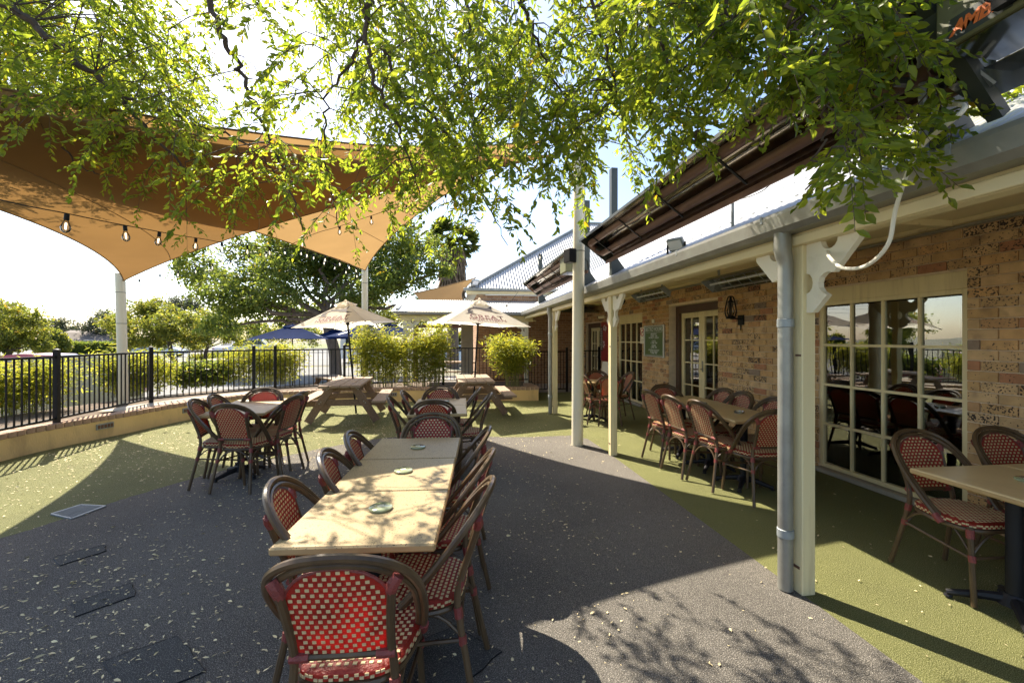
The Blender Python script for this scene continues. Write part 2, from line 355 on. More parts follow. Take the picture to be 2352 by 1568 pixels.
M_['blackp']=mat('black_cast',(.014,.014,.016),.5,.15,8,bump=.1,bs=60,spec=.25)
M_['dgreen']=mat('dark_green_metal',(.045,.055,.048),.45,.15,4,dirt=(.09,.075,.05),ds=6,dlo=.58,dhi=.75)
M_['ogreen']=mat('olive_green_paint',(.16,.165,.085),.5,.12,4,dirt=(.07,.06,.035),ds=7,dlo=.55,dhi=.75)
M_['brownd']=mat('brown_timber',(.085,.045,.03),.45,.15,6,stretch=(1,1,.2))
M_['rust']=mat('brown_tube',(.16,.085,.06),.5,.25,6,dirt=(.27,.16,.11),ds=5,dlo=.55,dhi=.7,metal=.3)
M_['steel']=mat('polished_steel',(.58,.55,.50),.10,.08,2,metal=1.,dirt=(.28,.22,.17),ds=3.5,dlo=.5,dhi=.85)
M_['wood']=mat('weathered_wood',(0.225,0.1406,0.0844),.7,.3,5,bump=.4,bs=30,stretch=(9,.9,9),dirt=(.11,.07,.045),ds=6,dlo=.5,dhi=.75)
M_['woodtop']=mat('grey_wood_top',(0.2989,0.2167,0.1462),.7,.28,5,bump=.45,bs=30,stretch=(9,.9,9),dirt=(.16,.11,.08),ds=5,dlo=.52,dhi=.75)
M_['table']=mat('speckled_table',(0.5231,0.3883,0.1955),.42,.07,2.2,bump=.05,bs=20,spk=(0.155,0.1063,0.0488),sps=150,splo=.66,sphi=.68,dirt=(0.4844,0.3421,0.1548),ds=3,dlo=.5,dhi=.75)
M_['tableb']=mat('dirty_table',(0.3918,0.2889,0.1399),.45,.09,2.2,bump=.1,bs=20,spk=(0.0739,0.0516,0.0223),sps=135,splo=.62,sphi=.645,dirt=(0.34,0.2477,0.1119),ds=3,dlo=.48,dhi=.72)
M_['tablec']=mat('clean_table',(0.644,0.4945,0.253),.33,.06,2.2,dirt=(0.529,0.391,0.184),ds=3,dlo=.5,dhi=.75)
M_['cane']=mat('dark_cane',(0.092,0.0575,0.0287),.36,.4,5,coat=.06,stretch=(3,3,.6),spec=.35)
M_['weave']=mat('red_weave',(0.264,0.0312,0.0192),.38,.25,40,bump=.6,bs=110,spec=.45,trans=(1.,.05,.02),tw=.32)
M_['wsq']=mat('cream_weave',(0.713,0.575,0.3105),.4,.12,60,spec=.45,trans=(1.035,0.69,0.2875),tw=.2)
M_['bind']=mat('binding',(.21,.04,.033),.5,.3,30,bump=.5,bs=140)
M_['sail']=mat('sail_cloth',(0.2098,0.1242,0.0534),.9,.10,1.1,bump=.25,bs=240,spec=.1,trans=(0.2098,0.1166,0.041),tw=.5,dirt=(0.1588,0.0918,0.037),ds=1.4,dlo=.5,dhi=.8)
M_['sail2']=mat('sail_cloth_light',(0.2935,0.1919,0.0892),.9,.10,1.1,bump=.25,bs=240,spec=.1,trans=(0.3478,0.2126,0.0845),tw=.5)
M_['seam']=mat('sail_seam',(.20,.12,.05),.9,.1,5)
M_['umb']=mat('umbrella_canvas',(0.8,0.7546,0.658),.85,.05,3,bump=.25,bs=14,spec=.1,trans=(0.92,0.8624,0.7332),tw=.55,dirt=(0.56,0.49,0.3948),ds=4,dlo=.55,dhi=.8)
M_['blue']=mat('blue_canvas',(.010,.022,.075),.9,.2,3,bump=.3,bs=12,spec=.05,trans=(.01,.035,.14),tw=.2)
M_['ink']=mat('dark_print',(.035,.025,.025),.8,.1,5)
M_['inkr']=mat('maroon_print',(.15,.035,.04),.8,.1,5)
M_['winkp']=mat('white_print',(.74,.76,.8),.8,.1,5)
M_['glass']=glass_mat('window_glass',(.72,.78,.76),1.25)
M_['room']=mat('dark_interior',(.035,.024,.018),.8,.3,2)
M_['bulb']=None
M_['bark']=mat('bark',(.075,.055,.042),.9,.35,9,bump=.8,bs=40,stretch=(1,1,.4))
M_['barkl']=mat('bark_pale',(.17,.13,.10),.9,.3,9,bump=.8,bs=30,stretch=(1,1,.4))
M_['leafA']=leaf_mat('overhead_leaf',(0.071,0.1167,0.016),(0.4576,0.5491,0.04),.55)
M_['leafB']=leaf_mat('tree_leaf_dark',(0.0702,0.1053,0.0199),(0.3159,0.3861,0.0527),.45)
M_['leafC']=leaf_mat('tree_leaf_yellow',(0.1092,0.13,0.0229),(0.3952,0.416,0.052),.45)
M_['leafD']=leaf_mat('tree_leaf_grey',(0.0676,0.0832,0.0468),(0.1456,0.1664,0.0728),.3)
M_['bamboo']=leaf_mat('bamboo_leaf',(0.1279,0.1599,0.0213),(0.6396,0.6396,0.064),.55)
M_['culm']=mat('bamboo_culm',(.17,.17,.05),.5,.25,8)
M_['dead']=mat('fallen_leaf',(0.7286,0.6072,0.3441),.7,.25,20,island=.35)
M_['conc']=mat('concrete',(0.3427,0.3068,0.2471),.85,.15,2,bump=.3,bs=60,dirt=(0.2203,0.1833,0.1423),ds=2,dlo=.5,dhi=.75)
M_['soil']=mat('soil',(.10,.07,.045),.95,.4,8,bump=.8,bs=30)
M_['asph']=mat('pale_asphalt',(0.1721,0.1701,0.162),.9,.12,.3,bump=.3,bs=60)
M_['lawn']=mat('dry_lawn',(0.1352,0.156,0.0468),.9,.3,.4,bump=.4,bs=20)
M_['gnd']=mat('outer_ground',(0.1664,0.156,0.104),.95,.25,.15)
M_['paver']=mat('far_paving',(.34,.31,.27),.85,.2,3,bump=.3,bs=12)
M_['tedge']=mat('table_edge',(0.4692,0.3162,0.1428),.4,.1,3,dirt=(0.3366,0.2142,0.0918),ds=5,dlo=.5,dhi=.75)
# ================================================================ GROUND
OZ=-.34
def sheet(name,poly,z,m,label=None,zb=None):
    b=MB(); pts=[Vector((p[0],p[1],z)) for p in poly]
    if zb is None: b.quad(*pts)
    else: b.prism([Vector((p.x,p.y,zb)) for p in pts],(0,0,z-zb))
    o=b.build(name,m); st(o,label); return o
sheet('ground',[(-400,-300),(400,-300),(400,700),(-400,700)],OZ,M_['gnd'],'pale dry ground reaching to the horizon')
WP=[g(0,1060),g(137,1027),g(285,996),g(433,964),g(560,944),g(700,931),g(900,923),g(1060,921),g(1237,920)]
lead=[Vector((-5.0,-1.5,0)),Vector((-5.35,1.5,0)),Vector((-5.62,4.2,0))]
WL=bez(lead+WP,10)                                      # foot of the curved garden wall
WN=[]
for i,p in enumerate(WL):
    t=(WL[min(i+1,len(WL)-1)]-WL[max(i-1,0)]).normalized(); WN.append(Vector((-t.y,t.x,0)))
def off(d): return [p+n*d for p,n in zip(WL,WN)]
XW=4.30; YE=14.4; XB=2.14
# turf slab of the courtyard
turf_poly=[(p.x,p.y) for p in off(.1)]+[(2.3,11.2),(2.3,12.1),(XW+.2,12.1),(XW+.2,-4),(-5.0,-4)]
bm=bmesh.new()
sheet('artificial_turf',turf_poly,0.,M_['turf'],'short green artificial turf of the courtyard')
b=MB(); b.box((-.5,3.5,OZ/2-.03),(11.,16.,-OZ-.06)); st(b.build('courtyard_base',M_['conc']),'concrete base under the turf')
# grey rubber paving
rl=[g(*p) for p in [(0,1236),(150,1190),(300,1141),(480,1089),(600,1060),(690,1040),(760,1026),(840,1012),(905,1004),(980,1001),(1060,1001),(1185,1004),(1310,1000)]]
rl=[Vector((-4.6,2.6,0)),Vector((-4.1,3.2,0))]+rl
rub=[p+Vector((random.gauss(0,.006),random.gauss(0,.006),0)) for p in bez(rl,14)]+[g(1350,1008),Vector((XB-.02,5.6,0)),Vector((XB-.05,-4,0)),Vector((-4.6,-4,0))]
sheet('rubber_paving',[(p.x,p.y) for p in rub],.004,M_['rubber'],'grey granular rubber paving')
def patch(px,label):
    w=[g(*p) for p in px]; r=[]
    for i in range(len(w)):
        a,c=w[i],w[(i+1)%len(w)]
        for k in range(5): q=a.lerp(c,k/5); r.append((q.x+random.uniform(-.006,.006),q.y+random.uniform(-.006,.006)))
    o=sheet('rubber_patch',r,.009,M_['patch'],label)
    # open joint round the patch
    b=MB(); b.tube([Vector((x,y,.006)) for x,y in r]+[Vector((r[0][0],r[0][1],.006))],.0042,4); o2=b.build('joint',M_['black'],o)
s_=.375
def z2(x,y): return (x*s_,980+y*s_)
patch([z2(330,800),z2(640,730),z2(650,765),z2(370,855)],'darker rubber patch let into the paving')
patch([z2(440,1090),z2(800,960),z2(828,1040),z2(470,1165)],'darker rubber patch let into the paving')
patch([z2(640,1440),z2(1090,1285),z2(1250,1505),z2(800,1700)],'darker rubber patch let into the paving')
patch([(930,1490),(1045,1440),(1150,1500),(1040,1600),(900,1620)],'blue-black rubber patch let into the paving')
# fallen leaves
def scatter_leaves():
    P=[]
    rubp=[(p.x,p.y) for p in rub]
    def inside(x,y,poly):
        c=False;j=len(poly)-1
        for i in range(len(poly)):
            if (poly[i][1]>y)!=(poly[j][1]>y) and x<(poly[j][0]-poly[i][0])*(y-poly[i][1])/(poly[j][1]-poly[i][1])+poly[i][0]: c=not c
            j=i
        return c
    while len(P)<13000:
        x=random.uniform(-5.4,4.1); y=random.uniform(.3,9.5)
        pr=1. if x<-.4 else (.42 if x<1.2 else .22)
        if y>4: pr*=.75
        if x>2.1: pr*=.22
        nz=math.sin(x*1.7+y*.9)*math.sin(y*1.3-x*.6)
        if random.random()>pr*(.55+.45*nz): continue
        if x<-5 and y<4.5: continue
        P.append((x,y,.011 if inside(x,y,rubp) else .010))
    P=np.array(P); n=len(P); a=rng.normal(.4,.9,n); D=np.stack([np.cos(a),np.sin(a),rng.normal(0,.12,n)],1)
    N=np.tile([0,0,1.],(n,1)); L=np.clip(rng.gamma(5,.0036,n),.006,.042)
    o=leaves('fallen_leaves',P,D,L,L*rng.uniform(.28,.5,n),M_['dead'],None,.2,.08,N); stuff(o,'small yellow fallen leaves scattered over paving and turf','leaves')
scatter_leaves()
# drain grate
def drain():
    c=[g(*p) for p in [(118,1182),(185,1161),(242,1164),(165,1193)]]
    e=empty('drain_grate',(c[0]+c[2])/2); lab(e,'steel slotted drain grate let into the turf edge','drain grate')
    o=(c[0]+c[2])/2; q=[p-o for p in c]; up=Vector((0,0,.008))
    b=MB()
    for i in range(4): b.bar(q[i]+up,q[(i+1)%4]+up,.014,.012)
    b.build('frame',M_['galvd'],e)
    b=MB(); b.quad(*[p+Vector((0,0,.0055)) for p in q]); b.build('pit',M_['black'],e)
    for k in range(9):
        t=(k+.5)/9; b=MB(); b.bar(q[0].lerp(q[3],t)+up,q[1].lerp(q[2],t)+up,.008,.012); b.build('slat',M_['galvd'],e)
drain()

# ================================================================ GARDEN WALL
WH=.27
def garden_wall():
    e=empty('garden_wall',(0,0,0)); lab(e,'low curved yellow rendered garden wall with brick coping','wall')
    f=off(0.);bk=off(.2); b=MB(); vs=[];n=len(f)
    for p,q in zip(f,bk):
        vs+=[(p.x,p.y,-.02),(p.x,p.y,WH),(q.x,q.y,WH),(q.x,q.y,OZ)]
    fs=[]
    for i in range(n-1):
        for k in range(4): fs.append((i*4+k,i*4+(k+1)%4,(i+1)*4+(k+1)%4,(i+1)*4+k))
    fs+=[(0,1,2,3),((n-1)*4+3,(n-1)*4+2,(n-1)*4+1,(n-1)*4)]
    b.add(vs,fs); b.build('render',M_['render'],e)
    # return at the planter's end
    pe=WL[-1]; b=MB(); b.box((pe.x-.101,pe.y+.52,(WH+OZ)/2),(.2,.84,WH-OZ)); b.build('render',M_['render'],e)
    # coping bricks on edge
    fp=off(-.015); L=0; brick=MB(); brick.box((0,0,.0385),(.104,.228,.075),bev=.007); proto=None
    acc=0.;nxt=.06;cnt=0
    for i in range(len(fp)-1):
        a,c=fp[i],fp[i+1]; d=(c-a).length
        while nxt<=acc+d:
            t=(nxt-acc)/d; p=a.lerp(c,t); nn=WN[i].lerp(WN[i+1],t)
            if p.y>2.2 and cnt<240:
                if proto is None: proto=brick.build('brick',M_['coping'],e); ob=proto
                else: ob=proto.copy(); C.objects.link(ob); ob.parent=e
                q=p+nn*.116; ob.location=(q.x+random.uniform(-.004,.004),q.y+random.uniform(-.003,.003),WH+random.uniform(-.003,.004)); ob.rotation_euler=(random.uniform(-.012,.012),random.uniform(-.012,.012),math.atan2(nn.y,nn.x)-math.pi/2+random.uniform(-.02,.02)); cnt+=1
            nxt+=.114
        acc+=d
    for k in range(7):
        ob=proto.copy(); C.objects.link(ob); ob.parent=e; ob.location=(pe.x-.10,pe.y+.29+k*.114,WH); ob.rotation_euler=(0,0,math.pi/2)
    # mortar bed under coping
    b=MB(); f2=off(.004);b2=off(.196); vs=[]
    for p,q in zip(f2,b2): vs+=[(p.x,p.y,WH),(p.x,p.y,WH+.062),(q.x,q.y,WH+.062),(q.x,q.y,WH)]
    b.add(vs,fs[:(n-1)*4]); b.build('mortar',M_['mortar'],e)
    # rusty vents let into the render
    for u,v in [(375,936),(187,975),(899,908)]:
        p=g(u,v+0.,.20); j=min(range(len(WL)),key=lambda i:(WL[i]-Vector((p.x,p.y,0))).length); q=WL[j]-WN[j]*.012; a=math.atan2(WN[j].y,WN[j].x)-math.pi/2
        vt=MB(); vt.box((q.x,q.y,.19),(.24,.02,.085),a); o=vt.build('vent',M_['galvd'],e)
        for s in range(5):
            m=MB(); t=Vector((math.cos(a),math.sin(a),0)); c=q-WN[j]*.012+t*(-.09+s*.045); m.box((c.x,c.y,.19),(.03,.012,.055),a); m.build('slot',M_['rust'],o)
    return e
garden_wall()
# planting bed behind the wall
def strip(name,d0,d1,z,m,i0=0,i1=None,label=None):
    A=off(d0)[i0:i1];B=off(d1)[i0:i1];b=MB();vs=[]
    for p,q in zip(A,B): vs+=[(p.x,p.y,z),(q.x,q.y,z)]
    b.add(vs,[(2*i,2*i+1,2*i+3,2*i+2) for i in range(len(A)-1)]); return st(b.build(name,m),label)
strip('garden_bed',.19,2.0,.285,M_['soil'],0,None,'bare soil bed behind the garden wall')
nW=len(WL)
strip('concrete_ledge',.19,.75,.325,M_['conc'],52,nW-36,'pale concrete ledge between coping and fence')
strip('bed_edge',2.0,2.01,.285,M_['conc'])
A=off(2.0);b=MB();vs=[]
for p in A: vs+=[(p.x,p.y,.285),(p.x,p.y,OZ)]
b.add(vs,[(2*i,2*i+1,2*i+3,2*i+2) for i in range(len(A)-1)]); st(b.build('bed_edging',M_['conc']),'concrete edging of the planting bed')

# ================================================================ FENCES
def panel(p0,p1,zb,zt,label,post0=True,post1=False,gap=.1,group='black steel railing panels',cat='fence',name='fence_panel',pt=.06):
    p0=Vector((p0[0],p0[1],0));p1=Vector((p1[0],p1[1],0)); d=p1-p0;L=d.length;a=math.atan2(d.y,d.x)
    e=empty(name,(p0.x,p0.y,zb),a); lab(e,label,cat,group); h=zt-zb
    b=MB(); b.box((L/2,0,h-.02),(L-.05,.038,.032)); b.build('top_rail',M_['black'],e)
    b=MB(); b.box((L/2,0,.07),(L-.05,.032,.03)); b.build('bottom_rail',M_['black'],e)
    n=max(2,round(L/gap)); proto=None
    for k in range(1,n):
        if proto is None: m=MB(); m.box((0,0,(h-.036+.085)/2),(.016,.016,h-.121)); proto=m.build('baluster',M_['black'],e,loc=(k*L/n,0,0)); continue
        o=proto.copy(); C.objects.link(o); o.parent=e; o.location=(k*L/n,0,0)
    for fl,x in ((post0,0),(post1,L)):
        if fl:
            m=MB(); m.box((x,0,(h+.07)/2-.04),(pt,pt,h+.15)); po=m.build('post',M_['black'],e)
            m=MB(); m.lathe([(.03,h+.071),(.042,h+.075),(.042,h+.086),(.02,h+.098),(.004,h+.10)],(x,0,0),10); m.build('cap',M_['black'],po)
    return e
FB=.335; FT=1.31
fp0=g(143,970,.345)+Vector((-.07,0,0));fp1=g(347,922,.345);fp2=g(583,900,.345);fp3=g(632,898,.345);fp4=rz(791,880,10.75);fp5=onY(1018,820,11.9)
fl0=Vector((-5.62,4.9,0)); 
panel((fl0.x,fl0.y),(fp0.x,fp0.y),FB,FT,'black steel railing panel in front of the tall left bamboo clump',False)
panel((fp0.x,fp0.y),(fp1.x,fp1.y),FB,FT,'black steel railing panel in front of the cream wall')
panel((fp1.x,fp1.y),(fp2.x,fp2.y),FB,FT,'black steel railing panel in front of the low dark shrub')
panel((fp2.x,fp2.y),(fp3.x,fp3.y),FB,FT,'very short black steel railing panel between two close posts')
panel((fp3.x,fp3.y),(fp4.x,fp4.y),FB,FT,'black steel railing panel before the shaded bench of the beer garden',True)
panel((fp4.x,fp4.y),(fp5.x,fp5.y),FB,FT,'black steel railing panel half hidden by the long bamboo hedge',True)
pz=onY(1142,820,11.9)
panel((fp5.x,fp5.y),(pz.x+.9,pz.y),FB,FT,'black steel railing panel behind the second picnic table',True)
ga=onY(1213,806,12.15);gb=onY(1302,806,12.15);gc=onY(1376,806,12.15)
panel((ga.x,ga.y),(gb.x,gb.y),.02,1.2,'black steel gate beside the potted bamboo',True,True,name='gate',cat='gate',group=None)
panel((gb.x+.06,gb.y),(gc.x,gc.y),.02,1.22,'black steel railing panel across the end of the veranda',False,True)

# ================================================================ PUB BUILDING
def Yw(u): return onX(u,700,XW).y
WIN1=(Yw(2219),Yw(1880),.06,2.13); DOOR=(Yw(1648),Yw(1535),0.,2.19); WIN2=(Yw(1475),Yw(1420),.06,2.12); DOOR2=(Yw(1381),Yw(1345),0.,2.03)
OPEN=[WIN1,DOOR,WIN2,DOOR2]; WZ=2.56; Y0=-1.6
pub=empty('pub_building',(XW,6,0)); lab(pub,'long speckled brick pub wall with paned windows and doors','building')
pub_o=Vector((XW,6,0))
def pb(mb,name,m,smooth=False,parent=None):   # part built in world space under the pub
    o=mb.build(name,m,None,smooth); par=parent or pub; o.parent=par
    base=pub_o; 
    for v in o.data.vertices: v.co-=base
    return o
def wall_backing():
    ys=sorted(set([Y0,YE]+[q for o in OPEN for q in o[:2]])); b=MB()
    for a,c in zip(ys[:-1],ys[1:]):
        op=[o for o in OPEN if o[0]-1e-6<=a and c<=o[1]+1e-6]
        z0=0. if not op else op[0][3]
        if op: b.box((XW+.11,(a+c)/2,(z0+WZ)/2),(.19,c-a-.001,WZ-z0))
        else: b.box((XW+.11,(a+c)/2,WZ/2),(.19,c-a-.001,WZ))
    for o in OPEN:
        if o[2]>0: b.box((XW+.11,(o[0]+o[1])/2,o[2]/2-.01),(.19,o[1]-o[0]-.002,o[2]))
    pb(b,'mortar_wall',M_['mortar'])
wall_backing()
def bricks():
    items=[]; nz=int(WZ/.086)+1
    for k in range(nz):
        z0=k*.086; z1=min(z0+.077,WZ-.002)
        if z1-z0<.03: continue
        iv=[(Y0,YE)]
        for o in OPEN:
            if z1>o[2]-.03 and z0<o[3]-.005:
                nv=[]
                for a,c in iv:
                    if o[1]<=a or o[0]>=c: nv.append((a,c)); continue
                    if o[0]>a: nv.append((a,o[0]))
                    if o[1]<c: nv.append((o[1],c))
                iv=nv
        sh=-.12*(k%2)
        for a,c in iv:
            j0=int(math.floor((a-sh+50)/.24))
            y=-50+j0*.24+sh
            while y<c:
                ya,yb=max(a,y)+.005,min(c,y+.24)-.005
                if yb-ya>.035:
                    edge=any(abs(yb+.005-o[0])<.003 or abs(ya-.005-o[1])<.003 for o in OPEN if o in(DOOR,DOOR2))
                    items.append((ya,yb,z0,z1,edge))
                y+=.24
    def size(it):
        q=proj((XW,(it[0]+it[1])/2,(it[2]+it[3])/2))
        if q is None or not(-20<q[0]<2372 and -20<q[1]<1588): return 0
        # hidden pieces rank low
        u,v,Z=q
        if 1795<u<1885: return 1e-3
        return (it[1]-it[0])*(it[3]-it[2])/Z**3*1e4
    items.sort(key=size,reverse=True)
    cache={}
    for n,(ya,yb,z0,z1,edge) in enumerate(items[:300]):
        key=(round(yb-ya,3),round(z1-z0,3),edge)
        if key not in cache:
            m=MB(); dp=.17 if edge else .05; m.box((dp/2,0,0),(dp,yb-ya,z1-z0),bev=.004); ob=m.build('brick',M_['brick'],pub); cache[key]=ob.data
        else:
            ob=bpy.data.objects.new('brick',cache[key]); C.objects.link(ob); ob.parent=pub
        ob.location=Vector((XW+random.uniform(-.0015,.0025),(ya+yb)/2,(z0+z1)/2))-pub_o
    m=MB()
    for ya,yb,z0,z1,edge in items[300:]:
        dp=.17 if edge else .05; x=XW+random.uniform(-.001,.002)
        m.box((x+dp/2,(ya+yb)/2,(z0+z1)/2),(dp,yb-ya,z1-z0),bev=.0035)
    stuff(pb(m,'brickwork',M_['brick']))
bricks()
# dark room behind the glass
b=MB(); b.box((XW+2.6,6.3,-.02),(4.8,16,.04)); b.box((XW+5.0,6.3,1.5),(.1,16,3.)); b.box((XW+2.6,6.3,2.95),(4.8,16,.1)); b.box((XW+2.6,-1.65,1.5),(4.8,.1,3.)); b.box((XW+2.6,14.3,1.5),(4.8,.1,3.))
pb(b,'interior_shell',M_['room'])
def window(op,cols,rows,name='window',header=.15,label=None):
    y0,y1,z0,z1=op; X=XW+.045; e=empty(name,(X-XW,(y0+y1)/2-6,0)); e.parent=pub
    if label: e['label']=label
    fw=.045; W=y1-y0; hz=z1-header
    def part(mb,nm,m,par=e): return mb.build(nm,m,par)
    b=MB(); b.box((0,0,(hz+z1)/2),(.05,W-.004,z1-hz),bev=.004); part(b,'header',M_['cream'])
    b=MB()
    for s in(-1,1): b.box((.005,s*(W/2-fw/2),(z0+hz)/2),(.06,fw,hz-z0-.002),bev=.004)
    b.box((.005,0,hz-fw/2),(.058,W-2*fw-.002,fw),bev=.004); b.box((.005,0,z0+fw/2),(.058,W-2*fw-.002,fw),bev=.004); part(b,'frame',M_['cream'])
    b=MB(); b.box((-.035,0,z0-.03),(.13,W+.02,.05),bev=.006); part(b,'sill',M_['conc'])
    iw=W-2*fw; ih=hz-z0-2*fw
    for c in range(1,cols):
        b=MB(); b.box((0,-iw/2+iw*c/cols,z0+fw+ih/2),(.034,.026,ih)); part(b,'glazing_bar',M_['cream'])
    for r in range(1,rows):
        b=MB(); b.box((-.002,0,z0+fw+ih*r/rows),(.034,iw,.026)); part(b,'glazing_bar',M_['cream'])
    pr=None
    for c in range(cols):
        for r in range(rows):
            loc=(.006+random.uniform(-.0006,.0006),-iw/2+iw*(c+.5)/cols,z0+fw+ih*(r+.5)/rows); tilt=(0,random.uniform(-.004,.004),random.uniform(-.004,.004))
            if pr is None:
                b=MB(); b.box((0,0,0),(.004,iw/cols-.026,ih/rows-.026)); pr=b.build('pane',M_['glass'],e); o=pr
            else: o=pr.copy(); C.objects.link(o); o.parent=e
            o.location=loc; o.rotation_euler=tilt
    return e
window(WIN1,4,4,label='big cream paned window in the brick wall'); window(WIN2,4,4,label='cream paned window beside the green hours board')
def french_door(op,rec,name='door',label=None,sidelights=False):
    y0,y1,z0,z1=op; X=XW+rec; e=empty(name,(rec,(y0+y1)/2-6,0)); e.parent=pub
    if label:e['label']=label
    W=y1-y0; fw=.11
    b=MB(); 
    for s in(-1,1): b.box((.06,s*(W/2-fw/2-.001),z1/2),(.14,fw,z1-.002),bev=.006)
    b.box((.06,0,z1-.07),(.138,W-2*fw-.004,.136),bev=.006); b.build('frame',M_['brownd'],e)
    b=MB(); b.box((.03,0,.02),(.2,W,.04)); b.build('threshold',M_['conc'],e)
    iw=W-2*fw; h=z1-.15
    for s in(-1,1):
        lw=iw/2-.004; cy=s*iw/4; sw=.085
        d=MB()
        for q in(-1,1): d.box((.07,cy+q*(lw/2-sw/2),h/2+.03),(.045,sw,h-.03),bev=.004)
        for zz,hh in((.03+.11,.2),(h-.04,.1)): d.box((.07,cy,zz),(.043,lw-2*sw-.002,hh),bev=.004)
        leaf=d.build('door_leaf',M_['cream'],e)
        zA=.25;zB=h-.09; m=MB(); m.box((.07,cy,(zA+zB)/2),(.03,.022,zB-zA))
        for r in range(1,4): m.box((.071,cy,zA+(zB-zA)*r/4),(.03,lw-2*sw,.022))
        m.build('glazing_bar',M_['cream'],leaf)
        for r in range(4):
            for q in(-1,1):
                pw=(lw-2*sw)/2-.022; m=MB(); m.box((.074,cy+q*(lw-2*sw)/4,zA+(zB-zA)*(r+.5)/4),(.004,pw,(zB-zA)/4-.022)); m.build('pane',M_['glass'],leaf)
        if s<0:
            m=MB(); m.box((.042,cy+lw/2-.04,1.05),(.01,.035,.2)); m.cyl((.03,cy+lw/2-.04,1.0),(-.0,cy+lw/2-.04,1.0),.012); m.build('handle',M_['galv'],leaf)
    return e
french_door(DOOR,.17,label='cream french doors in a brown timber frame'); french_door(DOOR2,.1,label='narrow cream double door at the far end of the veranda')
# veranda: beam, gutter, roof, ceiling
VX=XB; yb0,yb1=Y0,11.95
b=MB(); b.box((VX,(yb0+yb1)/2,2.20),(.09,yb1-yb0,.17),bev=.004); pb(b,'beam',M_['creamf'])
b=MB(); b.box((VX-.01,(yb0+yb1)/2,2.145),(.115,yb1-yb0+.002,.055),bev=.004); pb(b,'beam_trim',M_['creamf'])
b=MB(); gx=VX-.045
prof=[(gx-.002,2.205),(gx-.09,2.205),(gx-.118,2.235),(gx-.126,2.285),(gx-.112,2.30),(gx-.122,2.318),(gx-.14,2.315),(gx-.142,2.295),(gx-.132,2.22),(gx-.1,2.192),(gx-.002,2.192)]
b.prism([(x,yb0,z) for x,z in prof],(0,yb1-yb0+.15,0)); pb(b,'gutter',M_['galv'])
for yy in np.arange(.4,11.6,1.03):
    b=MB(); b.box((gx-.067,yy,2.312),(.12,.014,.004)); b.box((gx-.141,yy,2.30),(.004,.02,.045)); pb(b,'gutter_strap',M_['galvd'])
b=MB(); b.box((3.47,(Y0+YE)/2,2.575),(1.66,YE-Y0,.03)); pb(b,'ceiling',M_['creamf'])
b=MB(); b.quad((VX+.03,Y0,2.285),(VX+.03,YE,2.285),(2.645,YE,2.558),(2.645,Y0,2.558)); pb(b,'soffit',M_['creamf'])
b=MB(); b.box((XW-.03,(Y0+YE)/2,2.54),(.05,YE-Y0-.01,.055),bev=.01); pb(b,'cornice',M_['creamf'])
for yy in np.arange(.7,12,1.2):
    b=MB(); b.box((3.5,yy,2.535),(1.55,.06,.05)); pb(b,'joist',M_['creamf'])
b=MB(); b.box((XW-.07,4.6,2.49),(.03,9.6,.022)); pb(b,'conduit',M_['galv'])
def corrugated(name,P,along,up,nw,pitch,amp,m,length,extra=0):
    """P corner, along unit vec (across ribs), up vec (full slope vector)"""
    n=int(length/pitch*4); nr=Vector(along).cross(Vector(up)).normalized(); vs=[];along=Vector(along);up=Vector(up);P=Vector(P)
    for i in range(n+1):
        x=i*pitch/4; h=amp*math.sin(i*math.pi/2+.6); a=P+along*x+nr*h; vs+=[a,a+up]
    bq=MB(); bq.add(vs,[(2*i,2*i+1,2*i+3,2*i+2) for i in range(n)]); return bq
sl=math.tan(R(28.5)); rw=5.5
b=corrugated('roof',(VX-.10,Y0-.2,2.325),(0,1,0),(rw,0,rw*sl),0,.076,.012,None,YE-Y0+.4); ro=pb(b,'roof',M_['roof'],'all')
b=MB(); b.box((VX-.035,(yb0+yb1)/2,2.312),(.012,yb1-yb0,.05)); pb(b,'gutter_back',M_['galvd'])
b=MB(); b.box((VX+3.2,(Y0+YE)/2,2.63),(4.7,YE-Y0,.01)); pb(b,'roof_lining',M_['room'])
# screws on roof sheets
b=MB()
for k in range(3):
    for yy in np.arange(Y0,YE,.152): 
        x=VX-.1+ .5+k*1.2; b.box((x,yy+.02,2.325+(x-VX+.1)*sl+.012),(.016,.016,.012))
stuff(pb(b,'roof_screws',M_['galvd']))
b=MB(); b.tube([(VX-.1+rw,Y0-.2,2.34+rw*sl),(VX-.1+rw,YE+.2,2.34+rw*sl)],.09,10); pb(b,'ridge_cap',M_['galv'])
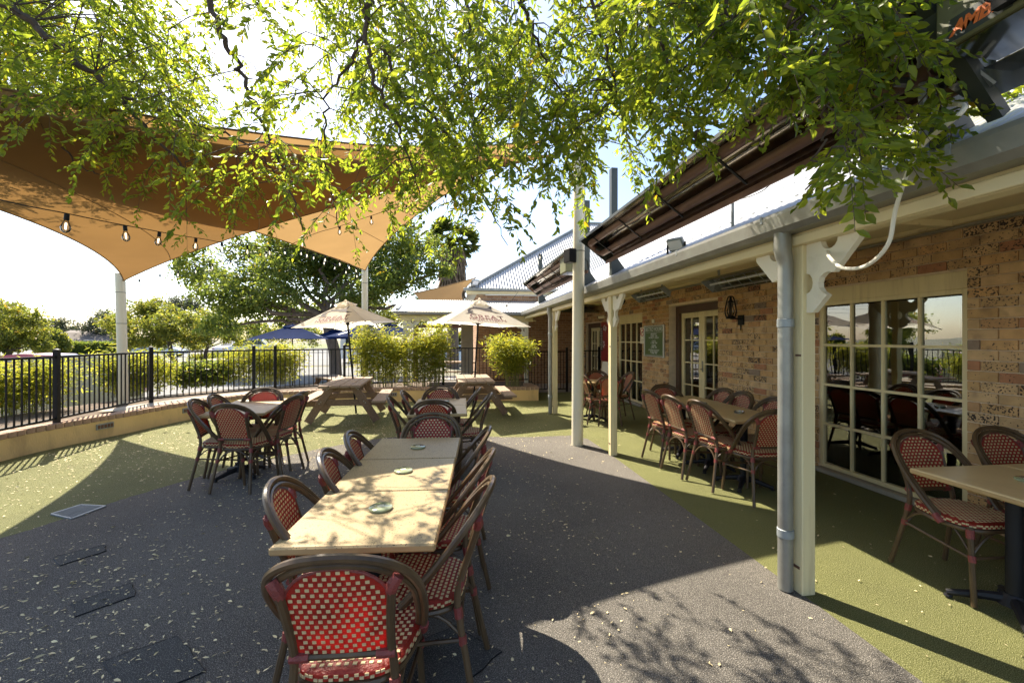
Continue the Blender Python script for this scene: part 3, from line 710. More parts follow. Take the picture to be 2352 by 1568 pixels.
# posts with fretwork brackets and downpipes
def bracket_poly(sg):
    # y outwards from post, z down from beam
    P=[(0,0)]
    for k in range(9):
        a=math.pi*(k/8); P.append((.155-.055*math.cos(a),-.055*math.sin(a)*1.0))
    P+=[(.27,0),(.335,0),(.335,-.03),(.185,-.19)]
    for k in range(7):
        a=R(60)+R(170)*k/6; P.append((.165+.062*math.cos(a)-.02,-.245+.062*math.sin(a)))
    P+=[(.14,-.315),(.045,-.41),(0,-.41),(0,-.30)]
    for k in range(7):
        a=-math.pi/2+math.pi*k/6; P.append((.045*math.cos(a),-.235+.06*math.sin(a)))
    return [(sg*y,z) for y,z in P]
def post(px,dp,label,brk=(1,-1)):
    q=g(*px); e=empty('veranda_post',(VX,q.y,0)); lab(e,label,'post','veranda posts')
    b=MB(); b.box((0,0,1.058),(.09,.09,2.114),bev=.005); b.build('shaft',M_['cream'],e)
    for s in brk:
        m=MB(); m.prism([(-.018,y+s*.0455,2.116+z) for y,z in bracket_poly(s)],(.036,0,0)); m.build('bracket',M_['white'],e)
    b=MB(); b.box((-.0465,.0,.16),(.004,.05,.016)); b.box((-.0465,-.015,1.45),(.004,.04,.012)); b.build('strap',M_['rust'],e)
    if dp:
        m=MB(); r=.042; x=-.094;y=dp
        m.tube([(x,y,.01),(x,y,1.98),(x,y,2.02),(x-.012,y,2.06),(x-.02,y,2.1),(x-.02,y,2.2)],[r,r,r,r+.004,r+.006,r+.006],14,True); d=m.build('downpipe',M_['galv'],e,True)
        for zz in(.33,1.62):
            m=MB(); m.lathe([(r+.001,zz),(r+.005,zz+.003),(r+.005,zz+.05),(r+.001,zz+.053)],(x,y,0),14); m.build('collar',M_['galvd'],d,True)
    return e
post((1858,1357),.03,'cream veranda post with grey downpipe beside the big paned window')
post((1408,1045),0,'cream veranda post beside the tall white sail pole')
post((1272,950),.03,'cream veranda post with grey downpipe near the black gate')
# ================================================================ CHAIRS
def make_chair():
    e=empty('bistro_chair'); 
    def bld(b,n,m,sm=True,par=None): return b.build(n,m,par or e,sm)
    # hoop: from the seat sides up and over the back
    hp=[(.222,.055,.425),(.238,-.03,.52),(.246,-.12,.63),(.238,-.205,.74),(.198,-.272,.825),(.115,-.315,.878),(0,-.33,.895)]
    full=hp+[(-x,y,z) for x,y,z in hp[-2::-1]]; hc=bez(full,5); c0=Vector((0,-.2,.62))
    b=MB(); b.tube(hc,.0145,8)
    inner=[]
    for p in hc:
        d=Vector((0,p.y,p.z))-Vector((0,-.14,.58)); q=Vector((p.x*(1-.09),p.y+.004,p.z)); 
        k=max(0,min(1,(p.z-.6)/.25)); q.z-=.026*k; q.y+=.008*k; inner.append(q)
    b.tube(inner,.0125,8); bld(b,'back_hoop',M_['cane'])
    # rear legs running up as back uprights
    for s in(-1,1):
        P=bez([(s*.205,-.285,0),(s*.178,-.232,.25),(s*.160,-.196,.45),(s*.152,-.215,.56),(s*.158,-.255,.68),(s*.168,-.292,.79)],4); m=MB(); m.tube(P,.0145,8); bld(m,'leg',M_['cane'])
        m=MB(); P=[(s*.172,-.285,.775),(s*.195,-.27,.815)]; m.tube([(s*.163,-.277,.758),(s*.170,-.288,.785),(s*.188,-.285,.812)],[.0175,.020,.019],8); bld(m,'binding',M_['bind'])
        P=[(s*.205,.215,0),(s*.192,.192,.25),(s*.182,.175,.44)]; m=MB(); m.tube(P,.0145,8); bld(m,'leg',M_['cane'])
        for p_,q_,r_ in(((s*.185,.18,.375),(s*.182,.175,.425),.0195),((s*.197,.2,.247),(s*.194,.194,.283),.0175),((s*.172,-.222,.287),(s*.170,-.218,.323),.0175),((s*.164,-.205,.39),(s*.160,-.197,.432),.019),((s*.222,.055,.418),(s*.229,.02,.46),.0205)):
            m=MB(); m.cyl(p_,q_,r_,r_,8); bld(m,'binding',M_['bind'])
        # side stretcher and diagonal braces
        m=MB(); m.tube([(s*.196,.196,.265),(s*.172,-.220,.305)],.0085,6); m.tube(bez([(s*.19,.185,.29),(s*.18,.10,.39),(s*.20,.05,.42)],3),.007,6); m.tube(bez([(s*.17,-.215,.32),(s*.175,-.12,.40),(s*.2,.03,.42)],3),.007,6); bld(m,'stretcher',M_['cane'])
    m=MB(); m.tube([(-.195,.196,.265),(.195,.196,.265)],.0085,6); m.tube(bez([(-.19,.19,.28),(-.1,.185,.37),(0,.185,.41),(.1,.185,.37),(.19,.19,.28)],3),.007,6); bld(m,'stretcher',M_['cane'])
    m=MB(); m.tube(bez([(-.168,-.218,.29),(-.1,-.205,.375),(0,-.2,.41),(.1,-.205,.375),(.168,-.218,.29)],3),.0085,6); bld(m,'stretcher',M_['cane'])
    # seat rim
    def rim(k=1.,z=.435):
        P=[]
        for i in range(28):
            a=2*math.pi*i/28; ca,sa=math.cos(a),math.sin(a); sx=abs(ca)**.5*(1 if ca>0 else -1); sy=abs(sa)**.55*(1 if sa>0 else -1)
            wd=.215 if sy>0 else .215-.045*(-sy); P.append(Vector((sx*wd*k,sy*.205*k-.0,z)))
        return P
    m=MB(); m.tube(rim(.96,.418),.014,8,closed=True); bld(m,'seat_frame',M_['cane'])
    # woven seat
    m=MB(); r0=rim(1.0,.436);r1=rim(1.0,.457);r2=rim(.95,.466)
    vs=r0+r1+r2; n=28; fs=[(i,(i+1)%n,n+(i+1)%n,n+i) for i in range(n)]+[(n+i,n+(i+1)%n,2*n+(i+1)%n,2*n+i) for i in range(n)]+[tuple(range(2*n,3*n)),tuple(range(n))[::-1]]
    m.add(vs,fs); seat=m.build('seat',M_['weave'],e,True)
    m=MB(); pz=.4662
    for i in range(-8,9):
        for j in range(-9,10):
            x=i*.0265+(.01325 if j%2 else 0); y=j*.0215
            wd=.197 if y>0 else .197-.042*(-y/.205)
            if (abs(x)/wd)**4+(abs(y)/.19)**4<1: m.box((x,y,pz+.0005),(.0135,.0112,.004))
    P=rim(1.0,.44); tot=0
    for i in range(28):
        a,c=P[i],P[(i+1)%28]; d=c-a; ang=math.atan2(d.y,d.x); k=max(1,round(d.length/.0155))
        for q in range(k):
            p=a.lerp(c,(q+.5)/k); m.box((p.x,p.y,.442+.010*((q+i)%2)),(.013,.006,.009),ang)
    stuff(m.build('weave_squares',M_['wsq'],seat))
    # woven back panel between uprights, arched top
    def bp(x,t):
        z=.535+.318*t; y=-.213-.098*t-.012*math.cos(x/.16*1.4)+.012
        return Vector((x,y,z))
    def hw(t):
        base=.140+.017*min(t/.6,1.)
        if t>.62: q=(t-.62)/.38; base*=math.sqrt(max(0,1-q*q*.97))
        return base
    NT,NX=18,12; m=MB(); vs=[]
    for side in(1,-1):
        for i in range(NT+1):
            t=i/NT
            for j in range(NX+1):
                p=bp(hw(t)*(2*j/NX-1),t); vs.append(p+Vector((0,side*.004,0)))
    fs=[];K=(NT+1)*(NX+1)
    for i in range(NT):
        for j in range(NX):
            a=i*(NX+1)+j; fs.append((a,a+1,a+NX+2,a+NX+1)); fs.append((K+a,K+a+NX+1,K+a+NX+2,K+a+1))
    m.add(vs,fs); bk=m.build('backrest',M_['weave'],e,True)
    m=MB()
    for i in range(16):
        t=(i+.5)/16
        for j in range(-6,7):
            x=j*.0275+(.01375 if i%2 else 0)
            if abs(x)<hw(t)-.008:
                p=bp(x,t); m.box(p,(.0125,.0115,.0110),M=Matrix.Rotation(R(15),3,'X'))
    stuff(m.build('weave_squares',M_['wsq'],bk))
    # braided rim of the panel
    m=MB(); ed=[bp(hw(i/16)*.995,i/16) for i in range(17)]; ed=ed+[Vector((-p.x,p.y,p.z)) for p in ed[::-1]]; m.tube(ed,.0055,6); bld(m,'braid',M_['bind'])
    m=MB(); m.tube([(-.152,-.208,.525),(.152,-.208,.525)],.013,8); bld(m,'back_rail',M_['cane'])
    for s in(-1,1):
        m=MB(); m.cyl((s*.165,-.209,.525),(s*.105,-.209,.525),.0165,.0175,8); bld(m,'binding',M_['bind'])
    return e
chair0=make_chair(); chair_used=[False]
def chair(u,v,face,phrase,group,jit=4,dx=0,dy=0):
    p=g(u,v,.895); a=R(face)+R(random.uniform(-jit,jit)); d=Vector((-math.sin(a),math.cos(a),0))
    c=Vector((p.x,p.y,0))+d*.33+Vector((dx,dy,0)); o=chair0 if not chair_used[0] else copy_tree(chair0); chair_used[0]=True
    o.location=(c.x,c.y,.010); o.rotation_euler=(0,0,a); lab(o,'red woven bistro chair '+phrase,'chair',group); return o
# face angle: 0 looks along +Y (away from camera), 90 looks to -X, -90 looks to +X, 180 looks back
A='chairs at the speckled three-table row on the rubber'
chair(760,1290,-3,'heading the speckled row, at the end away from the picnic tables',A,0)
for k,(u,v,f) in enumerate([(622,1113,-84),(737,1041,-88),(797,998,-90)]): chair(u,v,f,['on the speckled row\'s fence side, third from the picnic tables','in the middle of the fence side of the speckled three-table row','on the speckled row\'s fence side, closest to the picnic tables'][k],A,2)
for k,(u,v,f) in enumerate([(1132,1112,78),(1133,1042,80),(1126,986,86)]): chair(u,v,f,['on the speckled row\'s pub side, third from the picnic tables','in the middle of the pub side of the speckled three-table row','on the speckled row\'s pub side, closest to the picnic tables'][k],A,2)
chair(995,952,178,'at the speckled three-table row, back to back with the next set',A,2)
B_='chairs at the two-table set in the middle'
chair(995,922,0,'heading the middle two-table set, its back to the speckled row',B_,2)
for k,(u,v,f) in enumerate([(889,912,-88),(922,900,-90)]): chair(u,v,f,['on the fence side of the middle set, beside the speckled row','on the fence side of the middle set, beside the picnic tables'][k],B_,2)
for k,(u,v,f) in enumerate([(1130,905,86),(1103,893,86)]): chair(u,v,f,['on the pub side of the middle set, beside the speckled row','on the pub side of the middle set, beside the picnic tables'][k],B_,2)
chair(1012,889,180,'at the head of the middle set, facing the speckled row',B_,2)
D_='chairs at the two-table set by the curved wall'
chair(520,931,-8,'with its back to the drain grate at the curved-wall set',D_,2)
for k,(u,v,f) in enumerate([(440,920,-80),(485,909,-84)]): chair(u,v,f,['on the curved-wall set\'s wall side, farther from the picnic tables','on the curved-wall set\'s wall side, nearer to the picnic tables'][k],D_,2)
for k,(u,v,f) in enumerate([(683,910,78),(697,902,82)]): chair(u,v,f,['with glowing red back on the curved-wall set, nearer the rubber paving','with glowing red back on the curved-wall set, beside the picnic table'][k],D_,2)
chair(610,893,184,'at the head of the curved-wall set, under the concrete ledge',D_,2)
E_='chairs at the three-table row along the brick wall'
chair(1789,944,-4,'heading the brick-wall row, its back towards the big paned window end',E_,2)
for k,(u,v,f) in enumerate([(1597,922,-86),(1533,910,-86),(1487,898,-86)]): chair(u,v,f,['on the open side of the brick-wall row, beside the big window','in the middle of the open side of the brick-wall row','on the open side of the brick-wall row, beside the french doors'][k],E_,2)
for k,(u,v,f) in enumerate([(1790,915,90),(1713,902,90),(1669,894,90)]): chair(u,v,f,['against the brick wall, closest to the big paned window','against the brick wall, in the middle of its row','against the brick wall, closest to the french doors'][k],E_,2)
chair(1521,885,180,'at the head of the brick-wall row, beside the green hours board',E_,2)
G_='chairs at the far veranda table'
chair(1403,864,-10,'at the far veranda table, its back to the cream post',G_,2); chair(1368,852,178,'at the far veranda table, in front of the white board',G_,2)
chair(1452,855,92,'at the far veranda table, against the paned window',G_,2); chair(1335,860,-90,'at the far veranda table, behind the tall white pole',G_,2)
N_='chairs at the table under the big window'
chair(2093,991,176,'at the window table, in front of the big paned window',N_,1); chair(2276,984,176,'at the window table, in front of bare brickwork',N_,1)
t=chair(2300,1100,0,'tucked in at the window table, facing the brick wall end',N_,0); t.location=(3.42,1.72,.006)
t=chair(2300,1100,0,'tucked in at the second window table, facing the brickwork',N_,0); t.location=(4.0,1.66,.006)

# ================================================================ TABLES
def make_table(mt,tw,td):
    e=empty('dining_table'); b=MB(); b.box((0,0,.7225),(tw,td,.033),bev=.007); tt=b.build('table_top',[mt,M_['tedge']],e)
    for p_ in tt.data.polygons: p_.material_index=1 if p_.normal.z<.6 else 0
    b=MB(); b.box((0,0,.698),(.36,.06,.014)); b.box((0,0,.6975),(.06,.36,.0135)); b.build('spider',M_['blackp'],e)
    b=MB(); b.cyl((0,0,.06),(0,0,.70),.036,.036,14); b.build('column',M_['blackp'],e,True)
    b=MB(); b.lathe([(.045,.045),(.075,.05),(.06,.075),(.042,.11)],(0,0,0),14)
    for k in range(4):
        a=math.pi/4+k*math.pi/2; P=[(math.cos(a)*r,math.sin(a)*r,z) for r,z in((.03,.075),(.12,.062),(.2,.04),(.27,.024))]; b.tube(P,[.03,.026,.022,.018],8)
        b.lathe([(.02,0),(.022,.004),(.018,.014)],(math.cos(a)*.262,math.sin(a)*.262,0),8)
    b.build('base',M_['blackp'],e,True); return e
TW,TD=.635,.60; protos={}
def table(c,rot,mkey,label,group):
    if mkey not in protos: protos[mkey]=o=make_table(M_[mkey],TW,TD)
    else: o=copy_tree(protos[mkey])
    o.location=(c[0],c[1],.010); o.rotation_euler=(0,0,rot); lab(o,label,'table',group); return o
def row(a,b_,n,keys,labels,group,rot=None):
    a=Vector((a[0],a[1],0));b_=Vector((b_[0],b_[1],0)); d=(b_-a).normalized(); r=math.atan2(d.y,d.x)-math.pi/2 if rot is None else rot; out=[]
    for k in range(n): c=a+d*(TD+.006)*(k+.5); out.append(table((c.x,c.y),r+R(random.uniform(-.6,.6)),keys[k] if isinstance(keys,list) else keys,labels[k],group))
    return out
def mid(p,q): p=g(*p,.74);q=g(*q,.74); return ((p.x+q.x)/2,(p.y+q.y)/2)
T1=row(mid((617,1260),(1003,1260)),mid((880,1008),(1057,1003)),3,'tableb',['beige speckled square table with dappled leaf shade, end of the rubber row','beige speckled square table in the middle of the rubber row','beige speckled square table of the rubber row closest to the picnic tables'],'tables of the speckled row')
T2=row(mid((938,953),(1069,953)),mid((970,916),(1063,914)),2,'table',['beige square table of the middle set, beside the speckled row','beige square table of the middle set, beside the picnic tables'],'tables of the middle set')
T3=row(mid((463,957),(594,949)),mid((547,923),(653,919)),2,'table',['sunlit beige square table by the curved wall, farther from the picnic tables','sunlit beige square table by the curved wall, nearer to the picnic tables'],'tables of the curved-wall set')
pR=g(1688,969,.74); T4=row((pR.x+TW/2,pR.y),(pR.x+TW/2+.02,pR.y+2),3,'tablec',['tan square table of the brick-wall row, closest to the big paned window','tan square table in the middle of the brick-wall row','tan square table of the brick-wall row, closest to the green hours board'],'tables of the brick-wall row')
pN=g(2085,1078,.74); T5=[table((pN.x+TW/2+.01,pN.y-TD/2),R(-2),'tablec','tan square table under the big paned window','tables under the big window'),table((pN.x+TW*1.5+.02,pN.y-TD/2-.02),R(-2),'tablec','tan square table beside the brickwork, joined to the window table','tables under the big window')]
pF=g(1372,879,.74); T6=table((pF.x+.02,pF.y+TD/2),R(3),'tablec','tan square table beside the far veranda doors',None)
M_['puck']=mat('green_disc',(.30,.34,.20),.15,.2,20,coat=.5); M_['puckl']=mat('disc_paper',(.5,.5,.36),.6,.1,20)
M_['ash']=glass_mat('ashtray_glass',(.8,.86,.82),1.6)
def disc(t,label,dx=0,dy=0,kind=0):
    p=Vector(t.location); r=t.rotation_euler.z; q=p+Vector((dx*math.cos(r)-dy*math.sin(r),dx*math.sin(r)+dy*math.cos(r),0))
    e=empty('table_disc' if kind==0 else 'ashtray',(q.x,q.y,p.z+.7395)); lab(e,label,'table disc' if kind==0 else 'ashtray','round discs on the tables')
    if kind==0:
        b=MB(); b.lathe([(.052,0),(.055,.004),(.055,.010),(.050,.014)],(0,0,0),24); b.build('disc',M_['puck'],e,True)
        b=MB(); b.box((0,0,.0146),(.03,.03,.001),.3); b.build('paper_mark',M_['puckl'],e)
    else:
        b=MB(); b.lathe([(.045,0),(.052,.006),(.054,.022),(.048,.024),(.044,.010),(.02,.008)],(0,0,0),20); b.build('bowl',M_['ash'],e,True)
for k,t in enumerate(T1): disc(t,['green glass disc on the leaf-shaded end table of the speckled row','green glass disc on the middle table of the speckled row','green glass disc on the speckled table nearest the picnic tables'][k],.02,.06-.04*k)
disc(T2[1],'small green disc on the middle set of tables',.05,.02); disc(T5[0],'green glass disc on the table under the big window',.09,.0)
disc(T4[0],'clear glass ashtray on the brick-wall table closest to the window',.02,.1,1); disc(T4[1],'clear glass ashtray in the middle of the brick-wall row',-.03,.1,1)

# ================================================================ PICNIC TABLES
def picnic(c,rot,label,L=1.75,shade=False):
    e=empty('picnic_table',c,rot); lab(e,label,'picnic table','wooden picnic tables'); W=M_['wood']; WT=M_['woodtop']; h=.72
    for k in range(4):
        b=MB(); b.box((-.27+k*.18,0,h-.02),(.168,L,.042),bev=.006); b.build('plank',WT,e)
    for s in(-1,1):
        for q in(-1,1):
            y=q*(L/2-.33)
            b=MB(); b.bar((s*.19,y,h-.04),(s*.60,y,.03),.135,.045,up=(0,1,0),bev=.005)
            b.build('leg',W,e)
        b=MB(); b.box((s*.66,0,.42),(.235,L,.042),bev=.006); b.build('bench',WT,e)
    for q in(-1,1):
        y=q*(L/2-.33)
        b=MB(); b.box((0,y-q*.048,.37),(1.5,.04,.11),bev=.005); b.build('cross_beam',W,e)
        b=MB(); b.box((0,y-q*.048,h-.085),(.72,.04,.085),bev=.005); b.build('cross_beam',W,e)
        b=MB()
        for s in(-1,1):
            for dz,dx in((.37,.40),(.40,.37),(.64,.24),(.62,.27)): b.cyl((s*dx,y+q*.02,dz),(s*dx,y+q*.034,dz),.011,.011,8)
        b.build('bolts',M_['galv'],e)
    b=MB(); b.box((0,0,h-.065),(.68,.09,.045)); b.build('batten',W,e)
    return e
pa=g(778,888,.72);pc=g(818,865,.72); PC1=((pa.x+pc.x)/2,(pa.y+pc.y)/2,.006); P1=picnic(PC1,R(3),'brown wooden picnic table under the cream umbrella, by the bamboo hedge',L=1.8)
qa=g(1091,879.5,.72);qc=g(1083,858.5,.72); PC2=((qa.x+qc.x)/2+.02,(qa.y+qc.y)/2,.006); P2=picnic(PC2,R(1),'brown wooden picnic table beside the potted bamboo and gate',L=1.7)

# ================================================================ UMBRELLAS
FISH=[(205,455),(262,408),(265,330),(300,280),(370,240),(360,203),(400,214),(460,212),(590,216),(630,190),(655,155),(656,210),(642,250),(662,300),(790,372),(700,352),(690,362),(640,322),(560,300),(470,268),(385,262),(325,295),(300,350),(345,330),(352,350),(312,390),(405,426),(290,420)]
HORSE=[(0,.1),(.12,.34),(.1,.5),(.26,.62),(.3,.78),(.45,.86),(.5,1.),(.58,.88),(.74,.8),(.86,.62),(1.,.44),(.98,.3),(.86,.26),(.78,.38),(.66,.4),(.6,.3),(.66,.14),(.72,0),(.5,.06),(.46,.22),(.36,.3),(.3,.14),(.22,.3),(.12,.18)]
def umbrella(base,top,half,yaw,rise,label,group,canvas,name,prints,ztop_table=None,ext=.18,stripe=None):
    base=Vector(base);top=Vector(top); e=empty(name,base); lab(e,label,'umbrella',group)
    ax=(top-base).normalized(); zq=ax.to_track_quat('Z','Y').to_matrix(); rotm=zq@Matrix.Rotation(yaw,3,'Z')
    Lp=(top-base).length
    b=MB(); b.tube([Vector((0,0,0)),ax*Lp],.019,10); b.build('pole',M_['black'],e,True)
    b=MB(); b.lathe([(.03,-.03),(.035,-.02),(.035,.05),(.022,.06)],ax*(Lp-rise*.95),10); b.build('hub',M_['black'],e)
    O=ax*(Lp-rise)
    def W(p): return O+rotm@Vector(p)
    sagk=.05*half
    def face(k,a,t):
        a0=math.pi/2*k; 
        hwid=half*(1-t); x=a*hwid; n=half*(1-t); z=rise*(1-(1-t)) ; z=rise*t
        p=Vector((x,-n,z)); sag=sagk*(1-a*a)*4*t*(1-t)*.5+ .02*math.cos(a*math.pi/2)*(1-t)*0
        p+=Vector((0,.35,-1.)).normalized()*sag
        # scalloped hem: middle of each edge pulled up slightly
        p+=Vector((0,.6,.35))*(.045*half*(1-a*a)*(1-t)**3)
        return Matrix.Rotation(a0,3,'Z')@p
    n=10; b=MB()
    for k in range(4):
        vs=[W(face(k,-1+2*j/n,i/n*.94)) for i in range(n+1) for j in range(n+1)]
        b.add(vs,[(i*(n+1)+j,i*(n+1)+j+1,(i+1)*(n+1)+j+1,(i+1)*(n+1)+j) for i in range(n) for j in range(n)])
    can=b.build('canopy',canvas,e,True)
    b=MB(); m_=9
    for k in range(4):
        vs=[]
        for i in range(4):
            t=.80+.2*i/3*.98
            for j in range(m_+1):
                a=-1+2*j/m_; p=face(k,a,t); p.z+=.03+.02*math.sin(a*7+k)*(1-i/3); p.x*=1.12;p.y*=1.12; vs.append(W(p))
        b.add(vs,[(i*(m_+1)+j,i*(m_+1)+j+1,(i+1)*(m_+1)+j+1,(i+1)*(m_+1)+j) for i in range(3) for j in range(m_)])
    b.lathe([(.03,0),(.028,.03),(.008,.045)],W((0,0,rise*1.02)),8); b.build('vent_cap',canvas,e,True)
    for k in range(4):
        c=face(k,1,0); m=MB(); m.tube([W(Vector((c.x*.99,c.y*.99,c.z-.015))),W((0,0,rise-.03))],.008,6); m.tube([W((c.x*.55,c.y*.55,rise*.45-.02)),W((0,0,rise*.0-.0))],.007,6); m.build('rib',M_['black'],e)
    for k,kind in prints:
        def onf(cx,cy,k=k):
            t=max(.0,min(.95,cy/(math.hypot(half,rise)))); hwid=max(half*(1-t),1e-3); q=face(k,cx/hwid,t); nv=Matrix.Rotation(math.pi/2*k,3,'Z')@Vector((0,-rise,half)).normalized()
            return W(q+nv*.006)
        if kind=='gn':
            sc=half*1.05/640.; xo=-520; yo=690; s0=half*.03
            poly_mesh([((x+xo)*sc,(yo-y)*sc+s0) for x,y in FISH],M_['ink'],'fish_emblem',can,lambda c:onf(c.x,c.y))
            for body,size,yy,mk,sp in(('GREAT',150,500,'inkr',1.0),('NORTHERN',92,585,'inkr',1.0),('BREWING CO.',46,640,'inkr',1.05)):
                text_mesh(body,size*sc*1.1,M_[mk],'lettering',can,lambda c,yy=yy:onf(c.x,(yo-yy)*sc+s0+c.y),.0007 if size>60 else .0,spacing=sp)
        elif kind=='horse':
            sc=half*.55; poly_mesh([((x-.5)*sc,(y*.8)*sc+half*.16) for x,y in HORSE],M_['winkp'],'horse_emblem',can,lambda c:onf(c.x,c.y))
    return e
# cream umbrellas through the picnic tables
UB='cream umbrellas over the picnic tables'
b1=g(818,949); umbrella((b1.x,b1.y,.006),rz(794,694,8.85),.76,R(-8)-TH,.47,'cream beer umbrella on the picnic table by the bamboo hedge',UB,M_['umb'],'beer_umbrella',[(0,'gn'),(1,'gn'),(3,'gn')])
b2=g(1086,930); umbrella((PC2[0]-.02,PC2[1]+.05,.006),rz(1101,690,PC2[0]*SN+PC2[1]*CS+.05),.86,R(28)-TH,.52,'cream beer umbrella on the picnic table beside the potted bamboo',UB,M_['umb'],'beer_umbrella',[(0,'gn'),(3,'gn'),(1,'gn')])
BU='blue umbrellas of the beer garden'
def bumb(u,vr,vt,Z,half,yaw,label,pr):
    t=rz(u,vt,Z); umbrella((t.x,t.y,OZ),t,half,R(yaw),t.z-rz(u,vr,Z).z,label,BU,M_['blue'],'blue_umbrella',pr)
bumb(672,779,746,14.5,1.15,12,'navy blue umbrella with white horse head, beside the shaded bench',[(0,'horse'),(3,'horse'),(1,'horse')])
bumb(770,779,757,20,1.3,20,'navy blue umbrella half hidden behind the tree trunk',[(0,'horse'),(3,'horse'),(1,'horse')])
bumb(838,774,745,15.5,1.15,30,'navy blue umbrella behind the white middle sail pole',[(0,'horse'),(3,'horse'),(1,'horse')])
bumb(897,768,744,18,1.1,15,'navy blue umbrella beside the pavilion corner post',[(0,'horse'),(3,'horse'),(1,'horse')])
pb2=rz(765,860,13.2); e=picnic((pb2.x,pb2.y,OZ),R(35),'shaded wooden picnic table beyond the railing, under the blue umbrellas')
# ================================================================ SAIL POLES AND SHADE SAILS
def pole(base,top,r,label):
    base=Vector(base);top=Vector(top); e=empty('sail_pole',base); lab(e,label,'pole','white sail poles'); d=top-base
    b=MB(); b.tube([(0,0,0),d],r,24); b.build('shaft',M_['polew'],e,True)
    b=MB(); b.lathe([(r*.995,-.001),(r+.006,0),(r+.006,.012),(r*.5,.03),(.001,.034)],d,24); b.build('cap',M_['white'],e,True)
    for t in(.62,.86):
        b=MB(); P=d*t; b.lathe([(r+.0015,-.004),(r+.006,-.002),(r+.006,.002),(r+.0015,.004)],P,24); b.build('cable_tie',M_['black'],e)
    return top
pm=g(1326,1022); PT=pole((pm.x,pm.y,.004),rz(1331,345,pm.x*SN+pm.y*CS)+Vector((0,0,.25)),.084,'tall white sail pole standing on the rubber beside the veranda')
pl=rz(284,925,8.35); PL=pole((pl.x,pl.y,.28),rz(276,630,8.35),.08,'white sail pole behind the railing, by the cream wall')
pq=rz(838,880,11.4); PM=pole((pq.x,pq.y,.28),rz(838,612,11.4),.08,'white sail pole behind the bamboo hedge')
def sail(cs,label,m,kedge,n=36,sag=0.,seams=()):
    A=[Vector(c) for c in cs]; cen=sum(A,Vector())/len(A); e=empty('shade_sail',cen); lab(e,label,'shade sail','tan shade sails over the courtyard'); k3=len(A)
    def S(a,b_,c_):
        p=A[0]*a+A[1]*b_+A[2]*c_
        for (i,j,w) in((0,1,a*b_),(1,2,b_*c_),(2,0,c_*a)):
            md=(A[i]+A[j])/2; k=kedge[(i,j)]
            if isinstance(k,tuple): w*=(a,b_,c_)[k[1]]*1.6875; k=k[0]
            p+=(cen-md)*(k*4*w)
        p.z-=sag*27*a*b_*c_
        return p-cen
    idx={};vs=[];fs=[]
    for i in range(n+1):
        for j in range(n+1-i): idx[i,j]=len(vs); vs.append(S(i/n,j/n,(n-i-j)/n))
    for i in range(n):
        for j in range(n-i):
            fs.append((idx[i,j],idx[i+1,j],idx[i,j+1]))
            if i+j<n-1: fs.append((idx[i+1,j],idx[i+1,j+1],idx[i,j+1]))
    b=MB(); b.add(vs,fs); b.build('cloth',m,e,'all')
    for (i,j) in((0,1),(1,2),(2,0)):
        P=[]
        for q in range(31):
            w=[0,0,0]; w[i]=1-q/30; w[j]=q/30; P.append(S(*w))
        b=MB(); b.tube(P,.011,6); b.build('hem',M_['seam'],e,True)
    for (w0,w1) in seams:
        P=[S(*[w0[q]*(1-t/24)+w1[q]*t/24 for q in range(3)])-Vector((0,0,.003)) for t in range(25)]; b=MB(); b.tube(P,.006,4); b.build('seam',M_['seam'],e)
    return e,S,cen
def wire(a,b_,name,parent=None): 
    m=MB(); m.tube([Vector(a),Vector(b_)],.006,6); return m
Zp=pm.x*SN+pm.y*CS
c1=rz(1272,357,Zp-.25); c2=PL+Vector((.10,-.06,-.13)); c3=Vector((-4.75,1.95,2.84))
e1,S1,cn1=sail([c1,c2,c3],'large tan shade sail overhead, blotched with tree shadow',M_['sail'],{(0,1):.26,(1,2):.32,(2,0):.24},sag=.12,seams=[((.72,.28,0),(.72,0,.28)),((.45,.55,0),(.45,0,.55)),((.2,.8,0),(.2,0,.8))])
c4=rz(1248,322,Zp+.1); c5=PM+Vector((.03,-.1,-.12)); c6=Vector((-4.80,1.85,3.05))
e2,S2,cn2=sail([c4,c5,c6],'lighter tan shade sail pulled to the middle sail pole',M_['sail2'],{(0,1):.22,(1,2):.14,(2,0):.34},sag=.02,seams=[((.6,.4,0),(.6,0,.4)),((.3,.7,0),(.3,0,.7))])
ptop=Vector((PT.x,PT.y,PT.z))
for e_,c_,q in((e1,c1,ptop-Vector((0,0,.12))),(e2,c4,ptop-Vector((0,0,.03))),(e1,c2,PL-Vector((0,0,.1))),(e2,c5,PM-Vector((0,0,.08))),(e2,c6,Vector((-4.95,1.6,3.1))),(e1,c3,Vector((-4.95,1.6,2.9)))):
    cen=Vector(e_.location); m=MB(); m.tube([c_-cen,q-cen],.007,6); mdp=c_.lerp(q,.35)-cen; m.tube([c_.lerp(q,.2)-cen,c_.lerp(q,.6)-cen],.013,6); m.build('turnbuckle',M_['galv'],e_)
p3=MB(); pole((-4.95,1.6,0),(-4.95,1.6,3.25),.08,'white sail pole at the open corner of the big sail')
